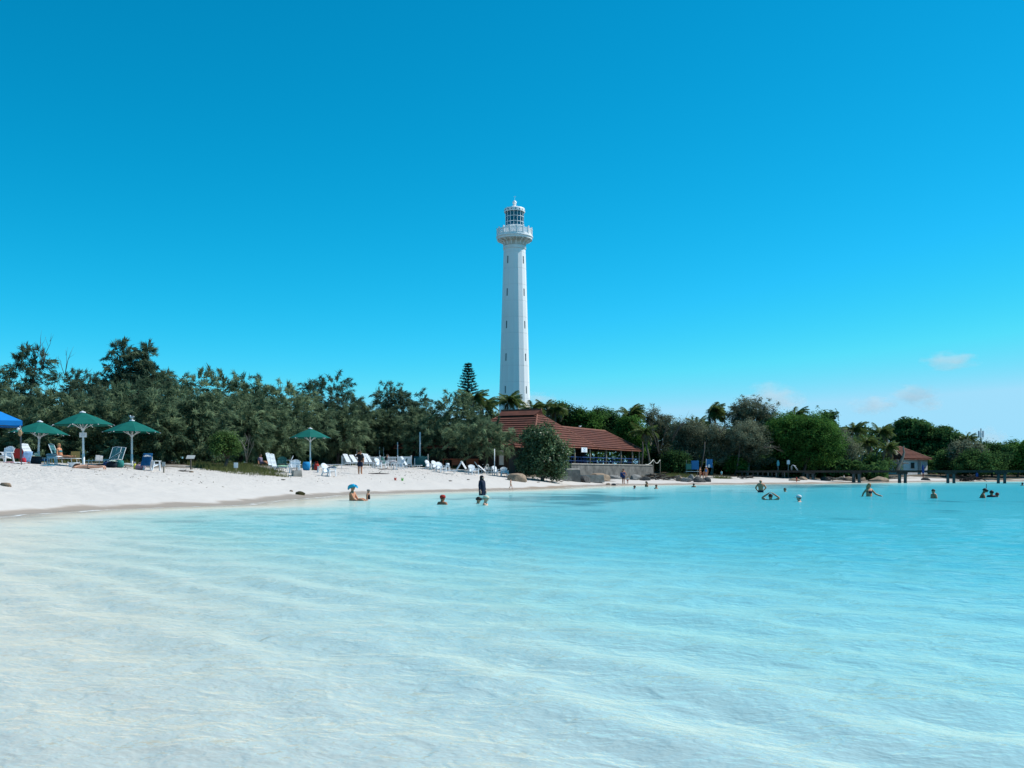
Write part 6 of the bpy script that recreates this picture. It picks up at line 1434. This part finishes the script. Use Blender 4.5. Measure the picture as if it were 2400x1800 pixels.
            for s_ in (-1, 1): b = add(c + Vector((s_*.075, -.085, .0)), .068, a); add(c + Vector((s_*.135, .02, .01)), .035, b)
        nm = dict(shorts='shorts', trunks='swim_trunks', bottoms='bikini_bottoms', leggings='leggings', tee='shirt', longsleeve='long_sleeved_shirt', vest='vest', robe='swim_dress', onepiece='swimsuit', bikini_top='bikini_top')[kind]
        skin_mesh(nm, P, Rd, E, m, e)
    if hat:
        kind, m = hat[0], hat[1]
        if kind == 'cap':
            mb = MB(); mb.lathe([(.112, .02), (.115, .05), (.10, .10), (.06, .128), (.01, .136)], 14, HM @ Matrix.Diagonal((1, 1.1, 1, 1)))
            mb.add([(x, y, z) for z in (.03, .018) for x, y in ((-.085, -.08), (-.07, -.19), (0, -.215), (.07, -.19), (.085, -.08))], [(0, 1, 2, 3, 4), (9, 8, 7, 6, 5), (0, 5, 6, 1), (1, 6, 7, 2), (2, 7, 8, 3), (3, 8, 9, 4), (4, 9, 5, 0)], HM); mb.build('cap', m, e, True)
        elif kind == 'sunhat':
            T = HM @ Matrix.Rotation(R(-10), 4, 'X'); MB().lathe([(.108, .02), (.118, .07), (.105, .15), (.075, .175), (.01, .18)], 16, T).build('hat_crown', m, e, True)
            mb = MB(); n = 20; vs = []; fs = []
            for j, (r, h) in enumerate(((.105, .03), (.17, .035), (.235, .06))):
                for i in range(n): a = 2*math.pi*i/n; vs.append((r*math.cos(a), r*math.sin(a), h + (.10*math.cos(2*a) if j == 2 else (.02*math.cos(2*a) if j == 1 else 0))))
            for j in range(2):
                for i in range(n): fs.append((j*n+i, j*n+(i+1) % n, (j+1)*n+(i+1) % n, (j+1)*n+i))
            b = len(vs); vs += [(x, y, z-.012) for x, y, z in vs]; fs += [tuple(reversed([q+b for q in f])) for f in fs]; mb.add(vs, fs, T); mb.build('hat_brim', m, e, True)
        elif kind == 'bandana':
            MB().lathe([(.108, .0), (.116, .03), (.108, .085), (.06, .122), (.01, .128)], 14, HM @ Matrix.Diagonal((1, 1.1, 1, 1))).build('bandana', m, e, True)
        elif kind == 'hood':
            mb = MB(); mb.lathe([(.13, -.17), (.115, -.10), (.115, -.02), (.118, .04), (.10, .10), (.06, .13), (.01, .136)], 14, HM @ Matrix.Translation((0, .045, 0)) @ Matrix.Diagonal((1, 1.0, 1, 1))); mb.build('hood', m, e, True)
        elif kind == 'mask':
            MB().lathe([(.112, -.012), (.118, .0), (.118, .03), (.112, .042)], 14, HM @ Matrix.Diagonal((1, 1.08, 1, 1)), cap=False).build('mask_strap', m, e, True); MB().box((0, 0, 0), (.15, .06, .085)).build('diving_mask', m, e).matrix_basis = HM @ Matrix.Translation((0, -.115, .015))
            if len(hat) > 2: mb = MB(); mb.tube([HM @ Vector(p) for p in ((.02, -.125, -.06), (.09, -.12, -.06), (.125, -.05, .06), (.13, .0, .24), (.12, .03, .33))], .014, 8); mb.build('snorkel', m, e, True)
    return e
def wade(label, px, wl, top, rz=0.0, scale=1.0, Hmax=None, **kw):
    """a bather: waterline and top of the head in the photograph give distance and visible height"""
    D = CAM_H*FPX/(wl-HZ); v = (wl-top)/FPX*D; x = gx(px, D); dep_ = -G(x, D)
    hat_h = .06 if kw.get('hat') else .02
    for nm, Hh in (('stand', 1.74+hat_h), ('kneel', 1.29+hat_h), ('sit', .91+hat_h)):
        if Hh*scale <= v + dep_ + .30 or nm == 'sit': break
    if kw.pop('force', None): nm, Hh = 'sit', .91+hat_h
    return person(label, (x, D, v-Hh*scale), rz, scale, legs=nm, **kw)
PI = math.pi
BATH = 'bathers in the lagoon'
FWD = {'elL': (.22, -.14, 1.18), 'wrL': (.18, -.36, 1.05), 'elR': (-.22, -.14, 1.18), 'wrR': (-.18, -.36, 1.05)}
# --- on the sand
h = hit(844, 1112); sc_ = (1112-1056)/FPX*h.y/1.74
person('man in black shirt and dark shorts standing on the sand with one hand raised', h, PI*.97, sc_, skin_tan, hair_br, 0, (('tee', BLACK), ('shorts', NAVY)), bulk=1.28, arms={'elL': (.34, -.06, 1.27), 'wrL': (.20, -.14, 1.50), 'elR': (-.27, .05, 1.12), 'wrR': (-.24, -.02, .92)})
h = hit(1197, 1147); sc_ = (1147-1121)/FPX*h.y/1.74
person('bare toddler in pale trunks walking along the waterline', h, R(80), sc_, skin_fair, hair_dk, 0, (('trunks', CREAM),), legs='walk')
h = hit(1461, 1134); sc_ = (1134-1098)/FPX*h.y/1.74
person('bare-chested man with dark blue towel and shorts standing at the waterline', h, R(25), sc_, skin_dark, hair_dk, 0, (('shorts', DKBL),), arms=FWD)
h = hit(1471, 1134); person('small child in a white shirt beside the man at the waterline', h, R(-30), (1134-1117)/FPX*h.y/1.74, skin_dark, hair_dk, 0, (('tee', WHITE), ('trunks', RED)))
for px, ft, tp, rz, sk, hr, wr_, lb, sx, ht_ in ((1641, 1116, 1088, R(50), skin_tan, hair_br, (('bikini_top', BLACK), ('bottoms', BLACK)), 'tanned woman in a black bikini on the sand, left of three people', 'f', None), (1648, 1119, 1097, R(100), skin_tan, hair_br, (('trunks', RED),), 'bent child between the two adults on the sand above the boulders', 'm', None),
        (1655, 1118, 1087, R(-20), skin_tan, hair_dk, (('onepiece', BLUE),), 'person in a white cap and blue swimsuit, right of three people on the sand', 'f', ('cap', WHITE))):
    D = 115.5; b = spot(px, D); person(lb, b, rz, (ft-tp)/FPX*D/1.74, sk, hr, 0, wr_, sex=sx, hat=ht_, lean=R(25) if 'bent' in lb else 0)
b = spot(1691, 121); person('child in an aqua shirt on the sand under the grey trees', b, R(10), .50, skin_tan, hair_dk, 0, (('tee', AQUA), ('trunks', AQUA)))
h = hit(1867, 1130); person('small child in red under the jetty ladder', h, R(40), (1130-1119)/FPX*h.y/1.74+.05, skin_tan, hair_dk, 0, (('longsleeve', RED), ('leggings', RED)))
h = hit(1978, 1128); person('child in white top and dark trousers walking under the jetty', h, R(60), (1128-1114)/FPX*h.y/1.74+.05, skin_tan, hair_dk, 0, (('tee', WHITE), ('leggings', NAVY)), legs='walk')
# --- sunbathers at the back of the beach
b = spot(145, 58.5); person('blond person sitting on a lounger under the largest green umbrella', b+Vector((-.1, 0, .30)), R(78), 1.0, skin_tan, hair_bl, 0, (('bikini_top', TEALC), ('bottoms', TEALC)), legs='lounge', sex='f', lean=R(-8))
Mx = Matrix(((0, 0, -1), (-1, 0, 0), (0, 1, 0))).to_4x4(); b = spot(212, 52.3)
person('sunbather lying face down on the sand in black bikini bottoms', (0, 0, 0), 0, 1.0, skin_fair, hair_br, .15, (('bottoms', BLACK),), sex='f', arms={'elL': (.30, -.02, 1.52), 'wrL': (.12, -.05, 1.66), 'elR': (-.30, -.02, 1.52), 'wrR': (-.12, -.05, 1.66)}, matrix=Matrix.Translation(b + Vector((.80, 0, .13))) @ Mx)
b = spot(57, 56); person('reddish tanned person sitting behind the white lounger by the canopy pole', b, R(60), .95, skin_dark, hair_dk, 0, (('shorts', RED),), legs='sit')
b = spot(610, 76); person('person in purple sitting in the shade behind the beach grass', b, R(70), .95, skin_tan, hair_dk, 0, (('tee', PURP), ('shorts', PURP)), legs='sit')
b = spot(900, 88.5); person('person in black clothes reclining on a lounger behind the man in black', b+Vector((0, .2, .30)), R(-80), 1.0, skin_tan, hair_dk, 0, (('longsleeve', BLACK), ('leggings', BLACK)), legs='lounge', lean=R(-25))
# --- in the water
wade('person in a wide bright blue sun hat sitting in the shallows', 826, 1173.5, 1134, R(75), skin=skin_tan, hair=hair_dk, wearing=(('trunks', NAVY),), hat=('sunhat', CYAN), arms={'elL': (.20, -.16, 1.12), 'wrL': (.14, -.38, 1.02), 'elR': (-.20, -.16, 1.12), 'wrR': (-.14, -.38, 1.02)}, force=1, group=BATH)
wade('child in a grey cap and black-and-white swim shirt in the shallows', 863, 1172, 1145, R(80), .62, skin=skin_tan, hair=hair_br, wearing=(('vest', BLACK), ('trunks', WHITE)), hat=('cap', wear('grey', (.25, .24, .23))), group=BATH)
wade('man with a red bandana, shoulders out of the water, seen from behind', 1037, 1183, 1156, R(150), skin=skin_dark, hair=hair_dk, hat=('bandana', RED), wearing=(('trunks', NAVY),), group=BATH)
wade('woman in dark full-length swim dress and hood standing knee-deep', 1130, 1161, 1112, R(62), .98, skin=skin_fair, wearing=(('robe', NAVY),), hat=('hood', BLACK), bulk=1.25, arms={'elL': (.2, -.02, 1.12), 'wrL': (.2, -.10, .88)}, group=BATH)
wade('bather with dark hair and diving mask left of the beige cap', 1121, 1180, 1160, R(70), skin=skin_tan, hair=hair_dk, hat=('mask', BLACK), wearing=(('trunks', NAVY),), group=BATH)
wade('bather in a beige cap, lowest in the water before the dark-dressed woman', 1138, 1184, 1158, R(80), skin=skin_fair, hair=hair_br, hat=('cap', CREAM), wearing=(('trunks', DKBL),), group=BATH)
D = CAM_H*FPX/(1162.5-HZ); person('snorkeller floating face down behind the dark-dressed woman', (0, 0, 0), 0, .95, skin_tan, hair_dk, 0, (('shorts', NAVY), ('longsleeve', NAVY)), hat=('mask', BLACK), matrix=Matrix.Translation((gx(1172, D), D, -.06)) @ Matrix(((0, 0, 1), (1, 0, 0), (0, 1, 0))).to_4x4() @ Matrix.Diagonal((.5, .5, .5, 1)), group=BATH)
wade('bather in a blue shirt near the shore, left of three heads by the driftwood', 1487, 1146, 1137, R(60), .9, skin=skin_dark, hair=hair_dk, wearing=(('longsleeve', BLUE),), group=BATH)
wade('long-haired bather crouching at the shore in front of the driftwood', 1515, 1141, 1127, R(-60), .9, skin=skin_tan, hair=hair_dk, hairlen=.3, sex='f', wearing=(('onepiece', BLACK),), group=BATH)
wade('dark-haired bather right of the crouching one by the driftwood', 1538, 1145.5, 1135, R(30), .9, skin=skin_dark, hair=hair_dk, wearing=(('onepiece', NAVY),), sex='f', group=BATH)
wade('lone dark head in the water before the row of boulders', 1626, 1142, 1132, R(160), .9, skin=skin_dark, hair=hair_dk, wearing=(('trunks', NAVY),), group=BATH)
ELB = {'elL': (.33, .04, 1.18), 'wrL': (.22, -.14, 1.05), 'elR': (-.33, .04, 1.18), 'wrR': (-.22, -.14, 1.05)}
wade('bald man in dark trunks standing waist-deep with his back turned', 1783, 1154, 1122, R(175), skin=skin_tan, wearing=(('trunks', NAVY),), arms=ELB, group=BATH)
wade('bather with both arms raised to the head', 1806, 1171.5, 1155.5, R(160), skin=skin_tan, hair=hair_dk, wearing=(('trunks', NAVY),), arms={'elL': (.40, -.04, 1.53), 'wrL': (.16, -.06, 1.70), 'elR': (-.40, -.04, 1.53), 'wrR': (-.16, -.06, 1.70)}, group=BATH)
wade('dark-haired head right of the waist-deep bald man', 1840, 1152.5, 1142.5, R(-50), .95, skin=skin_tan, hair=hair_dk, wearing=(('trunks', NAVY),), group=BATH)
wade('bather in a white cap seen from behind', 1873, 1175.5, 1157, R(-140), skin=skin_fair, hair=hair_dk, hat=('cap', WHITE), wearing=(('onepiece', DKBL),), sex='f', group=BATH)
wade('woman in a dark bikini standing waist-deep with arms out', 2037, 1163.5, 1131, R(25), skin=skin_tan, hair=hair_bl, hairlen=.2, wearing=(('bikini_top', NAVY), ('bottoms', NAVY)), sex='f', arms={'elL': (.36, -.10, 1.15), 'wrL': (.58, -.22, 1.06), 'elR': (-.38, .02, 1.20), 'wrR': (-.50, .0, 1.00)}, group=BATH)
wade('dark-haired boy standing chest-deep facing left', 2188, 1168, 1145, R(-75), .85, skin=skin_tan, hair=hair_dk, wearing=(('trunks', NAVY),), group=BATH)
wade('man with diving mask and upright snorkel leaning forward', 2297, 1167, 1139, R(70), skin=skin_dark, hair=hair_dk, wearing=(('trunks', WHITE),), hat=('mask', BLACK, 1), lean=R(18), arms=FWD, group=BATH)
wade('bather in dark mask beside the man with the snorkel', 2324, 1165, 1146, R(-20), .95, skin=skin_dark, hair=hair_dk, hat=('mask', BLACK), wearing=(('longsleeve', NAVY),), group=BATH)
wade('dark head with a red strap, rightmost of the snorkelling group', 2337, 1164.5, 1151, R(-30), .9, skin=skin_dark, hair=hair_dk, hat=('mask', RED), wearing=(('longsleeve', BLACK),), group=BATH)
wade('lone swimmer head at the right edge near the last jetty piles', 2396, 1138, 1130, R(120), .95, skin=skin_dark, hair=hair_dk, wearing=(('trunks', NAVY),), group=BATH)
# the man's towel
h = hit(1461, 1134); cloth(h + Vector((-.1, -.22, 1.0*(1134-1098)/FPX*h.y/1.74)), (.5, .5, .04), (.02, .05, .16), 'dark blue towel held by the man at the waterline', tilt=R(75), seed=31)
# turn the grown figures into plain meshes
bpy.context.view_layer.update(); dg = bpy.context.evaluated_depsgraph_get(); new_me = []
for o in SKINNED: new_me.append(bpy.data.meshes.new_from_object(o.evaluated_get(dg)))
for o, me in zip(SKINNED, new_me):
    m = o.data.materials[0]; o.modifiers.clear(); o.data = me
    me.materials.clear(); me.materials.append(m); me.name = o.name
    me.polygons.foreach_set('use_smooth', [True]*len(me.polygons)); me.polygons.foreach_set('material_index', [0]*len(me.polygons))
